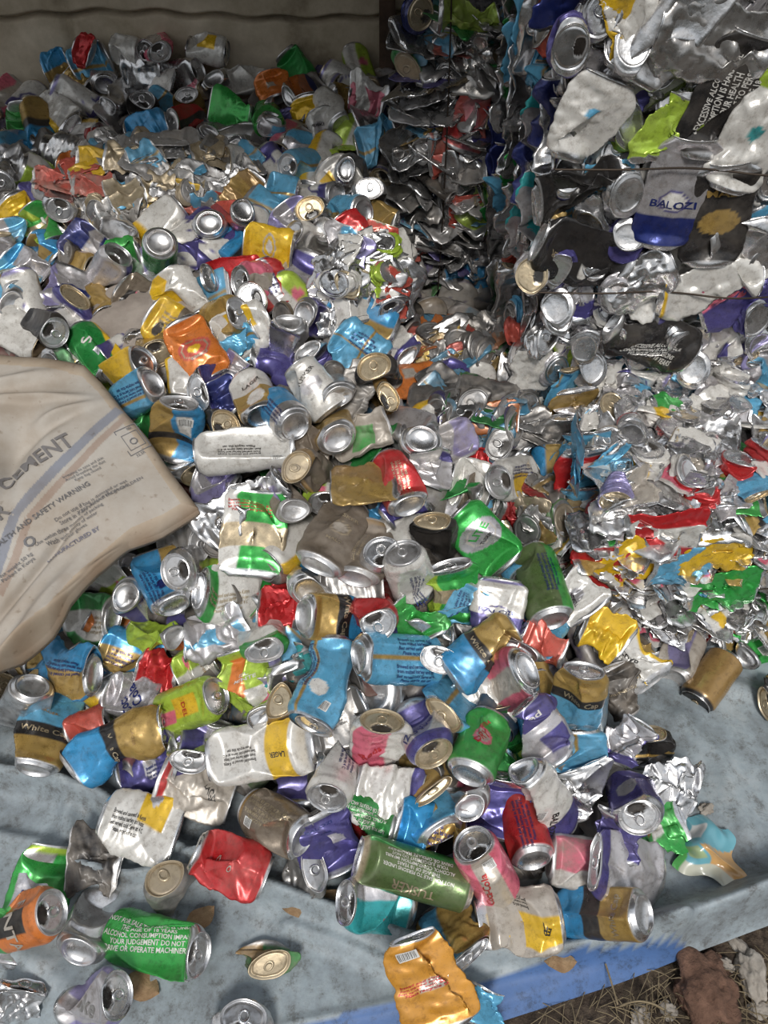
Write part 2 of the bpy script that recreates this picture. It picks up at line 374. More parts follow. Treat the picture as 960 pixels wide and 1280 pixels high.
h(20,915,42,853,'b','S','PL','s','crumpled plain silver can with domed base beside the sack tip',up=.05)
h(5,858,-18,890,'l','S','W','g','gold lidded can cut by the frame under the sack',lid='F')
h(228,932,148,968,'-','T','F','bzp','flattened silver can with purple edge at the heap foot',up=.0)
h(237,945,250,905,'l','S','W','s','small bare silver can upright between purple and lime cans')
h(262,908,252,935,'-','S','K','va','short pale purple crumpled can beside the white can with yellow band')
h(272,948,385,930,'-','T','F','tk','big flattened white can with yellow band and small print',dec=fine(.7,0,5,90)+(('LAGER',.3,-10,9,'K',90),),up=.035,f=.6)
h(222,714,263,706,'l','S','PB','s','silver cone shaped can with open end showing below the sack corner',up=.03)
h(252,680,205,672,'l','S','F','d','dusty silver can squashed under the cement sack corner',m='d')
h(335,752,253,738,'b','T','F','gs','white can with green bands squeezed flat in the middle',up=.01,f=.35)
h(136,808,195,826,'-','T','PB','blg','blue and gold wedge shaped can between lime can and gold one',up=.0)
h(320,622,312,712,'-','M','FF','gg','crushed green and gold can with white top, fully flattened upright',up=.04,dec=fine(.8,0,6,0,'R'))
h(338,598,258,668,'-','T','K','s','large crumpled bare silver can beside the cement sack corner',up=.05,a=3.5)
# ---- middle
h(440,632,398,708,'b','T','F','tm','dusty brown can with round emblem, base down in the middle of heap',up=.035,dec=(('TUSKER',.72,0,9,'F',0),('MALT',.36,0,8,'F',0)),m='d')
h(462,655,443,722,'b','T','F','mg','dusty brown can with gold rim half behind the round emblem can',up=.01,m='d')
h(394,712,388,738,'b','S','W','s','small silver can base just below the brown emblem can')
h(503,690,522,748,'l','T','D','w','dusty white can with bare lid showing above green crushed can',up=.03,open_=False)
h(540,650,546,692,'l','S','W','k','black can with gold lid facing up beside the green Lite can',lid='F',up=.01)
h(570,640,636,708,'-','T','R','tl','green and silver can with round Lite emblem, widest in the middle',up=.045,f=.6,dec=(('LITE',.60,0,22,'Q',20),('TUSKER',.47,0,9,'K',20)))
h(562,698,572,778,'l','M','K','lp','bright green crumpled can with its silver end up, below Lite can',up=.015)
h(488,738,528,788,'-','M','K','f Q;q .2 .6 -30 10 X','bright green torn can beside the red can with open lid',up=.02)
h(477,690,484,726,'l','S','PB','s','silver neck of a pinched can next to the dusty white one')
h(475,735,404,740,'-','T','F','d','dark grey dusty can lying under the brown cans',m='d')
h(336,762,374,768,'-','S','K','r','plain red crushed can in front of the green banded white can')
h(456,772,382,770,'b','T','D','f B;b .0 .45 G;b .42 .66 K','blue and gold can with black band beside the red can lid',dec=(('White Cap',.55,0,15,'F',0),),up=.02)
h(471,780,458,752,'l','S','D','r','small red can with open black mouth in its white lid',up=.03,open_=True)
h(627,726,618,790,'-','M','F','bz','upright silver can with purple arch and Balozi lettering',dec=bz(.42),up=.03,f=.6)
h(600,745,574,798,'-','T','F','bl','blue crushed can half behind the silver Balozi can',up=.0)
h(648,788,562,846,'-','T','F','wc','slanting blue can with gold end and black White Cap band',dec=wc(.49),up=.03,f=.65)
h(552,826,448,822,'b','T','D','bl','large bright blue can lying level with silver base and gold line',dec=fine(.62,-30,7,90,'N')+fine(.62,35,7,90,'N'),up=.04,f=.75)
h(398,885,418,795,'l','T','B','bll','bent bright blue can with lion badge and open silver lid',up=.045,dec=bar(.8,-15,16)+fine(.4,40,7,90,'N'),b=.45,open_=True,f=.75)
h(374,800,350,872,'-','M','K','te','teal and orange crushed can beside the bent blue can',up=.01)
h(345,842,318,852,'-','S','W','va','short white can with purple mark beside the teal crushed can')
h(330,812,325,774,'l','S','W','gs','small green and white can with lid facing out above teal can',up=.01)
h(360,838,372,868,'-','S','PB','s','silver cone can behind the teal crushed can')
h(350,876,374,892,'l','S','W','mg','brown can with gold ringed lid below the teal can',lid='F')
h(318,860,325,895,'b','S','W','ly','lime and cream short can beside the gold ringed lid')
h(540,938,512,884,'l','T','D','bzv','purple Balozi can with gold lid turned up',dec=bz(.62,10,17,25),up=.035,lid='F')
h(478,898,472,960,'l','M','F','pi','white and pink crumpled can with open gold lid',lid='F',up=.03,open_=True,dec=(('Reds',.4,-10,18,'R',30),))
h(388,916,456,888,'-','T','F','d','dusty silver can flattened with yellow edge, under the bent blue can',up=.01,dec=fine(.5,0,5,90))
h(612,900,588,965,'b','S','D','dr','green dry drink can with pink lettering and silver base',dec=(('DRY',.52,0,17,'R',60),('EXTRA',.75,0,8,'R',60)),up=.03,f=.85)
h(553,893,576,862,'l','S','F','bl','small blue flattened can with gold tip behind the purple Balozi can',lid='F')
h(612,860,658,838,'b','S','F','pk','pink and silver cola can squashed under the slanting blue can')
h(600,812,565,805,'-','S','K','k','dark crushed can in the shadow beside the big blue can')
# ---- right of the middle
h(664,690,690,772,'b','T','D','f Z;p 40 90 Q','tall olive green can with silver base beside the lower bale',up=.03,f=.8)
h(698,722,738,762,'-','S','K','tkn','short crumpled silver can with black lettering beside the lower bale',dec=(('TUSKER',.5,0,12,'K',90),),up=.02)
h(730,775,772,800,'-','M','K','y','yellow and brown crushed can against the foot of the lower bale')
h(760,805,812,858,'-','M','Q','yw','flattened white and yellow can strip pointing to the tarpaulin',up=.02,dec=(('BALOZI',.5,0,14,'K',90),))
h(790,812,815,838,'-','S','Q','gb','torn gold brown can scrap beside the dusty purple can')
h(862,792,840,846,'b','S','D','f U;p -60 20 A','dusty purple and pink can standing at the foot of the bale',up=.0,m='d')
h(866,882,912,818,'l','S','R','oc2','ochre gold can with black lid lying alone on the tarpaulin',lid='K',up=.0,open_=False)
h(1000,790,932,826,'b','T','D','gw','green can with silver base at the frame edge on the tarpaulin',dec=bar(.28,0,18))
h(952,880,985,868,'l','S','C','kg','black and gold crushed can cut by the frame beside ochre can',lid='F')
h(731,832,715,908,'l','T','F','f P;b .62 1 G;b .48 .62 K','wide gold topped blue can with White Cap band and silver lid hole',dec=wc(.55),up=.04,f=.7)
h(655,888,694,945,'-','T','D','f X;b .7 1 V;q .1 .5 -10 60 V','silver can with purple blocks lettered Red beside gold topped can',up=.045,dec=(('Red',.8,0,20,'W',0),),f=.65)
h(720,922,722,972,'-','M','F','bl','pale blue crushed can just below the gold topped one',up=.02)
h(795,893,766,945,'-','M','Q','sv','shiny purple and silver flattened can with crosswise fold',up=.02)
h(808,915,812,962,'l','S','C','kg','black can with gold lid above a crumpled silver sheet',lid='F',open_=False)
h(790,965,850,985,'-','T','Q','s','crumpled plain silver sheet of a can with jagged edge on the tarpaulin',up=.02,a=4)
h(768,850,795,895,'-','M','K','k','black dusty crushed can with Guinness lettering near the tarpaulin',dec=(('GUINNESS',.5,0,12,'F',0),),up=.0,m='d')
h(668,812,705,828,'-','M','K','co','rust red crumpled can behind the gold topped blue can')
h(704,1040,648,958,'b','T','F','f W;b .72 1 V','long white silver can with purple end and base pointing up the heap',up=.03,f=.7,dec=(('BALOZI',.72,10,13,'K',60),)+bar(.5,20,14,45))
h(646,1000,664,1066,'b','T','R','f R','red can standing on its white base below the long silver can',up=.0)
h(736,1080,698,1074,'-','S','D','pi','short dusty pink can beside the red one',m='d')
h(738,1076,832,1102,'l','T','FF','f X;b .85 1 V','silver can squeezed long and thin with purple neck band',up=.02,f=.35)
h(768,1030,762,1066,'-','S','K','v','purple crumpled ball of a can above the thin silver one',up=.03)
h(798,1018,786,982,'l','S','D','bzp','purple and silver can with round open lid facing out',up=.03,open_=True)
h(728,975,742,1020,'-','T','Q','s','crinkled bare silver can between the purple ball and the blue can',up=.01)
h(800,1045,862,1025,'-','T','Q','f Q;q .4 .6 -30 30 W;o .65 0 10 R','thin green can torn open with a red spot',up=.01)
h(706,1140,797,1143,'b','T','D','f B;b .0 .45 G;b .42 .64 K','blue can with gold end and round silver base at the bottom edge of the heap',dec=(('White Cap',.25,0,14,'F',0),),up=.03,f=.95)
h(594,1160,702,1146,'-','T','F','f U;p -60 0 Y;b .95 1 S','silver and yellow lager can crushed along the tarpaulin lip',dec=(('ER',.2,-20,16,'K',60),)+fine(.6,30,6,90),up=.02,f=.55)
# ---- lower middle
h(315,1008,376,1048,'b','T','D','mg','dark brown can with gold boxed print and round white base',dec=((WARN,.5,0,6.5,'F',90),)+bar(.75,-35,13,90),up=.035)
h(394,1025,420,1086,'-','T','F','bzp','purple Balozi can tucked behind the round white base',up=.02,dec=bz(.8,0,10))
h(333,1098,242,1062,'-','T','W','r','red crumpled can with two coin sized marks at the tarpaulin fold',up=.05,f=.7,seed=3,dec=(('O',.25,-30,14,'U',0),('O',.5,25,14,'U',0)))
h(392,1088,370,1095,'l','S','C','d','small grey crushed can end under the brown boxed can')
h(398,1002,492,1034,'-','T','W','gd','green crumpled can covered in white warning lettering above the olive one',dec=((WGRN,.45,0,7,'W',90),),up=.01)
h(410,992,424,938,'l','T','D','w','dusty white can with open lid facing down above the green can',up=.025,open_=True)
h(452,1072,582,1110,'-','T','R','tu','long olive green can with gold rims and white lettering',dec=((WGRN,.5,20,6.5,'W',90),('TUSKER',.5,-40,18,'F',90)),up=.03)
h(432,1128,515,1136,'l','S','D','te','short teal can with silver end near the tarpaulin lip',up=.02,f=.85)
h(588,1050,628,1120,'l','M','R','pk','faded pink can with dusty lid up, beside the long olive can',up=.04,dec=bar(.78,10,15)+(('Coca-Cola',.45,-25,15,'R',80),))
h(524,1168,556,1285,'-','T','FF','f J;q .42 .56 -18 18 U','flat torn orange can hanging over the blue hem',up=.05,dec=bar(.85,-25,16,0)+((FINE,.5,0,6,'R',0),),f=.2,n=2,a=1.3)
h(580,1190,552,1148,'l','T','K','f G;p 0 50 P','gold and blue crumpled can behind the flat orange one',up=.015)
h(600,1228,590,1262,'-','M','Q','f P;b .0 .2 D','light blue torn can end on the hem beside the orange one',up=.01)
h(562,1052,506,1036,'-','T','F','f B;b .5 1 G','gold and blue wedge can between green lettered can and red one',up=.005)
h(526,1002,445,985,'-','T','FF','f W;b .8 1 V','thin white can with purple end squeezed above the green can',f=.35)
h(566,990,582,1012,'b','S','F','s','bare silver can crushed below the green dry can')
h(626,985,620,1030,'-','M','F','v','deep purple can crushed beside the long white silver can')
h(290,1002,198,972,'-','T','FF','f U;b .0 .12 R','grey brown flattened can with red band at the heap foot',up=.01,m='d',dec=(('LAGER',.7,0,12,'K',60),))
h(222,1046,128,1020,'-','T','F','f W;q .45 .85 -75 -10 Y;o .6 -60 12 X','white can with yellow patch pinched at one end, on the tarpaulin',dec=fine(.35,0,6,90),pl=.5,up=.04)
# ---- on the tarpaulin, lower left
h(248,1195,138,1165,'l','T','D','gw','shiny bright green can with white warning lettering alone on tarpaulin',dec=((WGRN,.5,0,9,'W',90),),up=.02,open_=True,f=.85)
h(130,1128,104,1178,'b','M','D','s','bare silver can base beside the shiny green lettered can')
h(72,1138,-12,1160,'l','S','D','fa','orange can lettered Fanta with open lid',dec=(('FANTA',.52,0,26,'U',0),),up=.05,open_=True,f=.8)
h(62,1068,30,1194,'b','T','F','f Q;p -50 30 X;b .93 1 L','green and silver can standing behind the orange one',up=.0)
h(152,1243,74,1258,'l','M','D','f A;p -60 60 X','pale lavender silver can with scrawled lettering and open lid',up=.02,open_=True,dec=(('Coke',.5,0,28,'D',60),))
h(30,1232,18,1275,'-','M','K','s','crumpled silver can in the bottom corner of the picture',a=4)
h(335,1207,334,1182,'l','S','C','f E;p 0 90 H','brown lidded can crushed short with green scrap on bare tarpaulin',lid='F',open_=False,m='d',l=.35)
h(305,1272,300,1300,'l','S','C','s','silver lid of a crushed can cut by the bottom frame edge')
h(92,1072,155,1078,'-','M','Q','k','dark foil like crushed strip on the tarpaulin fold',m='d',up=.02)
h(205,1095,232,1130,'l','S','D','d','dusty grey can with gold lid behind the shiny green can',lid='F',m='d')
# ---- left middle, above the sack
h(70,417,42,402,'l','S','D','k','black can with bright silver lid marked by letter B above the sack',up=.02,open_=True)
h(96,412,145,466,'b','T','D','sp','green soda can with white letter S beside the sack edge',dec=(('S',.6,0,34,'W',40),),up=.01)
h(180,450,140,484,'l','S','PB','y','yellow wedge can with round open end beside the sack',up=.03)
h(148,508,192,478,'b','T','D','bl','blue can with silver base resting on the sack edge',up=.03)
h(224,504,216,576,'l','T','F','wcb','upright blue can with gold side and barcode beside the sack edge',dec=bar(.75,18,17,0),up=.03)
h(187,384,150,362,'-','S','F','f M;q .25 .8 -30 30 K','flattened brown can with black square on the grey bag',dec=(('BOX',.5,0,10,'F',30),))
h(207,342,240,398,'-','T','F','tkp','white can with yellow edge and barcode lying on the grey bag',dec=bar(.75,0,13,0),up=.03)
h(178,420,164,395,'l','S','K','s','crinkled silver can with lid facing out above the yellow wedge')
h(268,474,222,402,'-','T','F','em','orange can with round gold emblem beside the purple can',dec=(('CIDER',.62,0,10,'U',0),),up=.04,f=.6)
h(232,420,200,400,'-','T','F','yb','brown and yellow patterned can behind the orange emblem can',up=.01)
h(262,345,322,338,'l','T','D','r','red can with silver ends lying level above the gold can',up=.01)
h(302,353,350,350,'l','S','W','pk','short red and pink can with open lid facing out',open_=True,up=.02)
h(298,391,262,404,'l','S','D','gb','gold brown can with open silver lid beside the grey bag',up=.02,open_=True)
h(338,398,270,430,'-','T','F','tkg','white and yellow can lying across the slope below the gold brown one',up=.02)
h(322,422,305,440,'-','S','K','bl','small blue crushed can under the white and yellow one')
h(250,490,285,486,'l','S','F','v','purple can with round open lid below the orange emblem can',up=.01,open_=True)
h(300,448,285,472,'-','S','K','va','crumpled light purple can beside the orange emblem can')
h(238,455,236,490,'-','S','PL','yw','white and yellow cone can between purple and blue cans',up=.02)
h(308,472,328,522,'b','T','D','tky','gold and white can with round emblem base down in left middle',up=.03,dec=(('LAGER',.66,0,13,'K',0),))
h(258,568,358,556,'-','T','D','w','smooth white can with small print and barcode lying level',dec=bar(.18,-20,18,90)+fine(.55,20,6,90),up=.045,f=.8)
h(278,500,292,515,'-','S','K','f N','dark blue crushed can under the gold and white can')
h(282,532,262,550,'l','S','W','kg','black and gold can lid peeping above the smooth white can',lid='F')
h(256,598,285,608,'-','S','F','va','pale purple and white crushed can under the sack corner')
h(82,385,88,330,'l','T','K','f X;b .55 .75 N;p 40 90 A','large crumpled silver and navy can resting on the grey bag',up=.03)
h(52,357,8,322,'-','T','F','tr','silver and sky blue crushed can near the picture edge')
h(8,352,24,366,'b','S','D','g','gold can with silver base near the picture edge above the sack')
h(0,372,14,380,'b','S','D','bl','blue can end peeping out beside the gold can above the sack')
h(140,330,172,322,'-','S','F','gw','small bright green can behind the grey bag')
# ---- centre upper
h(362,446,360,404,'b','T','D','s','bare silver can base down beside the white elephant can',up=.02)
h(374,462,412,512,'-','T','D','tkn','white can with black Tusker lettering and grey picture, upper middle',dec=(('TUSKER',.72,0,13,'K',30),('ELEPHANT',.4,0,7,'D',30)),up=.03)
h(338,500,370,534,'b','T','R','f B;b 0 .3 S','can with round silver base turned outward below the Tusker can',up=.03)
h(404,522,422,548,'b','S','PL','g','gold cone can beside the round silver base')
h(425,422,472,455,'-','T','F','f P;b .42 .47 G;p -4 4 G','sky blue can crossed by gold lines in the upper middle',up=.03)
h(468,460,480,488,'l','S','W','kg','dark can with gold lid right below the sky blue can',lid='F',open_=False,up=.03)
h(425,472,405,440,'-','S','F','v','small dark purple can pressed beside the sky blue one')
h(412,480,424,500,'b','S','D','s','silver can end stacked under the small purple can')
h(393,452,384,438,'b','S','D','d','grey can base between the silver can and the Tusker can')
h(372,592,428,552,'-','T','F','mg','dusty brown flattened can above the gold lid',up=.02,m='d')
h(372,587,398,596,'l','S','W','mg','brown can with gold lid in front of the flattened brown can',lid='F',up=.03,open_=False,m='d')
h(413,608,500,600,'-','T','FF','f G;p 20 70 H','gold flattened can lying on the red bent can',up=.045,roll=52)
h(482,574,512,632,'b','T','D','r','red bent can with silver base under the gold flattened can',up=.025)
h(522,575,527,550,'b','S','D','tkn','white cup like can end facing up in the middle shade',up=.01)
h(536,592,545,570,'-','S','F','sv','silver and purple short can below the white cup like end')
h(556,535,575,572,'-','S','F','va','dusty purple flattened can beside the red crumpled one',m='d')
h(590,568,622,578,'-','S','K','r','red crumpled can in the shade left of open white can')
h(622,603,664,592,'l','T','D','f W;q .35 .75 -60 0 Y','white and yellow can with black open mouth facing out',open_=True,up=.03)
h(574,604,602,610,'-','S','F','w','dusty white flattened can beside the black open mouth')
h(596,622,628,634,'-','T','F','tm','brown Tusker can wedged above the green Lite can',m='d',dec=(('TUSKER',.6,0,12,'F',60),))
h(350,598,370,636,'b','S','D','f M;p -40 40 A','dusty brown and purple can with pale base in left middle',up=.03,m='d')
h(335,622,320,655,'-','S','F','w','short white flattened can above the green and gold one',up=.02)
h(442,540,482,530,'-','T','K','f U;q .3 .7 -40 20 Q','grey crushed can with green streak in the middle of heap',m='d',up=.01)
h(450,492,430,520,'-','T','K','d','dusty beige crumpled can above the green streaked one',m='d')
h(488,502,470,508,'l','S','K','f H','small bronze crushed can with gold lid near the broken slab',lid='F')
h(510,632,500,640,'-','S','D','v','purple can end hidden beneath the red bent can')
# ---- upper left heap
h(52,122,94,160,'b','T','F','tkp','big white and yellow can lying high in the far heap',up=.03)
h(80,112,84,135,'l','S','D','s','silver lid of a can just behind the big white and yellow can')
h(24,128,32,178,'-','T','D','gw','bright green can with yellow mark at the far left of the heap',up=.01)
h(98,85,128,70,'-','T','F','bl','bright blue crushed can on top of the far heap')
h(62,90,85,82,'-','S','F','blg','blue can with green tip at the crest near the wall corner')
h(130,84,132,108,'b','S','D','s','silver domed base below the blue crest can',up=.02)
h(92,98,110,115,'-','S','K','g','gold crumpled can below the blue crest can')
h(102,62,110,66,'-','S','C','r','small red can on the crest against the wall')
h(148,62,168,66,'-','S','D','w','white can on the crest beside the small red one')
h(180,64,176,82,'l','S','D','s','silver open lid on the crest beside a pink can')
h(200,66,192,52,'l','S','W','pk','pink can with silver lid on the crest')
h(200,88,155,85,'-','T','F','s','long silver crushed can just below the pink crest can',up=.02)
h(282,66,236,56,'-','T','D','tkg','gold and white can lying on top of the crest near the wall',up=.01)
h(248,88,208,104,'l','T','PB','s','silver cone can pointing to the wall corner',up=.02)
h(205,120,192,142,'-','S','D','bl','grey blue can in the far heap beside the open lid')
h(205,160,165,170,'-','T','F','f B;p 10 40 X','curved bright blue and silver can in the far heap',up=.03)
h(178,127,180,148,'l','S','W','k','dark open lid of a can in the far heap',open_=True)
h(235,124,240,148,'l','S','W','gb','silver open lid on a gold brown can in far heap',open_=True,up=.01)
h(275,118,268,100,'b','S','D','s','silver base facing out below the gold and white crest can')
h(262,128,318,145,'-','T','PL','f Q','green can drawn to a cone, far heap',up=.03)
h(218,152,250,158,'l','T','F','f R;p 30 60 K','dark red crushed can below the green cone can')
h(120,160,134,182,'b','S','D','f W;b .5 .8 R','white can with red band and silver base facing out',up=.02)
h(80,208,108,216,'-','S','F','f O','orange cut can half lying beside a dark purple one',up=.02)
h(112,215,138,216,'-','S','D','f N','dark purple can next to the orange cut half',up=.01)
h(62,185,92,195,'-','M','F','s','wide silver crushed can above the orange cut half')
h(18,200,44,215,'-','M','F','s','silver curved can near the picture edge, far heap')
h(3,228,18,210,'l','S','D','s','silver lid cut by the frame in the far heap')
h(34,250,60,246,'-','S','D','v','purple can beside the silver bottle neck shaped can')
h(74,262,80,240,'l','M','D','s','silver can with threaded looking neck facing out',up=.03)
h(20,258,32,272,'-','S','F','y','yellow crushed can above the green Lite can at the frame edge')
h(38,268,58,298,'-','T','D','lp','green Lite can with pale lettering near the frame edge',dec=(('LITE',.6,0,24,'U',60),),up=.03)
h(10,290,20,318,'-','T','F','tr','silver can with blue foot at the frame edge under the green Lite can')
h(50,308,62,320,'-','S','D','blg','gold and blue short can under the green Lite can')
h(200,334,200,305,'b','M','R','gd','green can with large round silver base facing up',up=.045)
h(278,282,302,262,'b','S','PL','co','coral funnel shaped can beside the brown broken slab',up=.03)
h(302,258,322,232,'-','T','FF','f H;b .3 .6 G','dark gold crushed can standing behind the coral funnel')
h(266,298,262,280,'b','S','D','s','silver can base just below the coral funnel')
h(88,292,80,312,'-','S','K','s','silver crushed can beside the blue one under the brown slab')
h(112,300,100,315,'-','M','F','f N;p 0 40 X','navy and silver crushed can under the brown slab')
h(386,112,360,119,'b','M','D','ow','orange and white can with silver base high beside the wall',up=.02)
h(338,98,345,118,'-','S','F','or','orange can with pale stripe below the dark green crest can')
h(362,75,378,95,'-','T','D','gd','dark green can leaning on the crest against the wall',m='d')
h(400,118,430,160,'b','T','D','w','slim white can leaning in the far heap beside the post',up=.03)
h(345,132,370,152,'-','T','F','v','deep purple crushed can in the far heap')
h(337,158,330,140,'l','M','D','f Q','green can with silver lid facing out in the far heap',up=.03)
h(385,130,390,150,'-','S','F','y','plain yellow crushed can beside the slim white one')
h(448,122,492,136,'-','T','Q','pi','flattened grey can with pink inside against the post foot',up=.02)
h(452,186,492,176,'-','T','F','bl','sky blue crushed can below the pink one beside the dark bale',up=.02)
h(402,150,412,175,'-','M','D','tkn','white can with black print beside the sky blue one',dec=(('TUSKER',.6,0,14,'K',0),))
h(360,210,392,206,'l','M','D','bl','blue can with open silver lid facing out in the far heap',up=.02,open_=True)
h(345,238,362,242,'-','S','D','bl','blue short can under the open lid, far heap')
h(418,216,430,232,'-','M','F','tkg','white and yellow can in the far heap near the dark bale')
h(447,220,435,212,'b','S','D','s','silver base beside the white and yellow can near the dark bale')
h(462,237,460,250,'l','S','D','s','silver lid close to the dark bale edge',up=.01)
h(388,263,396,282,'l','S','W','s','can with gold ringed open lid in the middle of far heap',lid='F',open_=True,up=.03)
h(418,268,455,266,'b','M','D','bl','sky blue can with silver base above the red label can',up=.02)
h(466,272,482,280,'-','S','D','gb','gold brown can beside the dark bale foot')
h(362,270,380,295,'-','T','F','va','pale purple shiny can near the yellow emblem can')
h(428,285,458,315,'-','T','F','ro','red can with gold oval label above the upright slabs',up=.03,dec=(('TUSKER',.5,0,9,'F',0),))
h(310,305,362,315,'-','T','F','yo','large yellow can with round white emblem above the red cans',up=.035,f=.6)
h(485,310,500,330,'-','S','F','tkn','pale silver crushed can below the dark bale edge')
h(325,340,345,380,'-','T','F','f R;p -30 30 X','red and silver crushed can below the large yellow one')
# ------------------------------------------------------------------ filler cans
fill_des = ['s','s','d','w','tk','tkp','wc','bl','blg','bz','bzv','v','gw','gd','gb','r','tr','f X','mg','tkn','sv','k','pk','lm','or']
NAMES = {'s':'bare silver','d':'dull grey','w':'plain white','tk':'white and yellow','tkp':'white yellow edged','wc':'blue and gold banded','bl':'sky blue','blg':'blue and gold','bz':'white and purple','bzv':'purple and silver','v':'deep purple','gw':'bright green','gd':'dark green','gb':'gold brown','r':'red','tr':'silver and blue','f X':'matt silver','mg':'brown','tkn':'white badge','sv':'silver purple footed','k':'black','pk':'pink','lm':'lime and white','or':'orange'}
FV = []
for i in range(75):
    dsn = fill_des[i % len(fill_des)]
    shp = rnd.choice(['D', 'F', 'F', 'PB', 'PL', 'W', 'K', 'C', 'B'])
    if dsn not in OPS: OPS[dsn] = [dsn.split()]
    L = rnd.choice([.168, .120])
    b, l, t, ba, df = can_parts(L, shp, dsn, 900+i, ns=48, nr=28, lidcol=rnd.choice('SSSF'))
    FV.append((mesh('drink_can', *b, M_CAN), mesh('lid', *l, M_CAN), mesh('pull_tab', *t, M_CAN), mesh('base', *ba, M_CAN), dsn, shp))
SHN = {'D': 'dented', 'F': 'flattened', 'PB': 'pinched', 'PL': 'pinched', 'W': 'crinkled', 'K': 'crumpled', 'C': 'short crushed', 'B': 'bent'}
def zone(px, py):
    if py < 110: return 'close under the concrete wall'
    if py < 200 and px < 250: return 'in the far heap above the brown slab'
    if py < 200: return 'in the far heap near the brown post'
    if py < 330 and px < 250: return 'around the brown slab in the far heap'
    if py < 330: return 'in the far heap beside the dark bale'
    if py < 480 and px < 330: return 'around the grey bag above the sack'
    if py < 560: return 'in the shade beside the upright slabs'
    if px > 600: return 'beside the lower bale'
    if py < 760: return 'in the middle of the heap'
    return 'low in the heap near the tarpaulin'
cand = []
for i in range(6000):
    px = rnd.uniform(-5, 700); py = rnd.uniform(60, 1100)
    if px > 495 and py < 420: continue
    if any(((px-a)/u_)**2+((py-b_)/v_)**2 < 1 for a, b_, u_, v_ in ((205, 235, 118, 50), (570, 445, 75, 42), (600, 520, 60, 30), (425, 362, 22, 50), (478, 358, 24, 52))): continue
    d = hit(px, py); p = at(px, py, d)
    if heap(p[0], p[1]) < .10 or p[1] > 2.27: continue
    if px < 250 and 440 < py < 820 and py > 440+max(0, px-60)*.9 and py < 840-px*.85: continue
    rad = 33*1.35/d
    if all((px-a)**2+(py-b)**2 > rad*rad for a, b, _ in HC) and all((px-a)**2+(py-b)**2 > (rad*1.05)**2 for a, b, _ in cand): cand.append((px, py, d))
cand.sort(key=lambda c: c[2]); print('fill candidates', len(cand), 'heroes', len(HC))
def rot_random(r, out=None):
    a = np.array([r.uniform(-1, 1), r.uniform(-1, 1), r.uniform(-.45, .45)]); return a
FSUB = []
for i in range(26):
    b, l, t, ba, df = can_parts(rnd.choice([.168, .12]), rnd.choice(['F', 'D', 'D', 'PB', 'W', 'PL']), rnd.choice(fill_des), 2500+i, ns=36, nr=18, lidcol=rnd.choice('SSF'))
    FSUB.append(joined([b, l, ba]))
far_parts = []
for kk, (px, py, d) in enumerate(cand):
    p = at(px, py, d+(.022 if kk < 75 else .006)); tc = EYE-p; tc = tc/np.linalg.norm(tc); ax = rot_random(rnd)
    zn = tc + np.array([0, 0, .5]) + np.array([rnd.uniform(-.4, .4) for _ in range(3)])
    M4 = frame(p, ax, zn)
    if kk >= 75:
        V, f, cc = rnd.choice(FSUB); far_parts.append((V@np.array(M4)[:3, :3].T + p, f, cc)); continue
    v = rnd.choice(FV); ds, sh = v[4], v[5]
    o = obj('drink_can' if sh in 'DW' else 'crushed_can', v[0]); o.matrix_world = M4
    z = zone(px, py)
    o['label'] = 'small gap filling %s %s can %s' % (SHN[sh], NAMES[ds], z); o['category'] = 'can'; o['group'] = '%s %s cans %s' % (SHN[sh], NAMES[ds], z)
    lo = obj('lid', v[1], o); obj('pull_tab', v[2], lo); obj('base', v[3], o)
obj('distant_crushed_cans', mesh('distant_crushed_cans', *joined(far_parts), M_CAN), kind='stuff', label='small distant crushed cans filling the rest of the far heap', category='cans')
# lower layer of cans nobody could count, seen only through the gaps
SUB = []
for i in range(24):
    b, l, t, ba, df = can_parts(rnd.choice([.168, .12]), rnd.choice(['F', 'D', 'K', 'W']), rnd.choice(fill_des), 1500+i, ns=30, nr=14)
    SUB.append(joined([b, l, ba]))
parts = []
Y = .5
while Y < 2.24:
    X = -1.15
    while X < .48:
        x = X+rnd.uniform(-.03, .03); y = Y+rnd.uniform(-.03, .03)
        z = heap(x, y)
        vis = not (x > .05 and y > 1.75) and not (x > .24 and y > 1.2) and not (x > .33 and y > .9)
        if z > .085 and vis:
            V, f, c = rnd.choice(SUB); M4 = frame((x, y, z-.052-rnd.uniform(0, .02)), rot_random(rnd), (rnd.uniform(-.5, .5), rnd.uniform(-.9, .1), 1))
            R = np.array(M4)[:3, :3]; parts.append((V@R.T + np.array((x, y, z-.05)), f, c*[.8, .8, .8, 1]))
        X += .078
    Y += .07
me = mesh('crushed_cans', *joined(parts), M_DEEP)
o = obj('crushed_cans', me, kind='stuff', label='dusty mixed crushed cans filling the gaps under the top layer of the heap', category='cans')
# ------------------------------------------------------------------ dark scrap under everything
def soil_like(name, cols, scale, rough=.9, bump=.6, bd=.01):
    m, nt, b = mat(name); tc = N(nt, 'ShaderNodeTexCoord'); n = N(nt, 'ShaderNodeTexNoise', Scale=scale, Detail=8., Roughness=.65)
    nt.links.new(tc.outputs['Object'], n.inputs['Vector']); r = ramp(nt, n.outputs['Fac'], cols); nt.links.new(r.outputs[0], b.inputs['Base Color'])
    b.inputs['Roughness'].default_value = rough; bp = N(nt, 'ShaderNodeBump', Strength=bump, Distance=bd)
    nt.links.new(n.outputs['Fac'], bp.inputs['Height']); nt.links.new(bp.outputs[0], b.inputs['Normal']); return m, nt, b, n, r
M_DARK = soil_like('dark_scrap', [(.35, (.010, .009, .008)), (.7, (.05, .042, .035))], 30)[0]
def sheet(name, xs, ys, fn, m, **t):
    V = [fn(x, y) for y in ys for x in xs]; o = obj(name, mesh(name, V, grid_faces(len(ys), len(xs), False), None, m), **t); return o
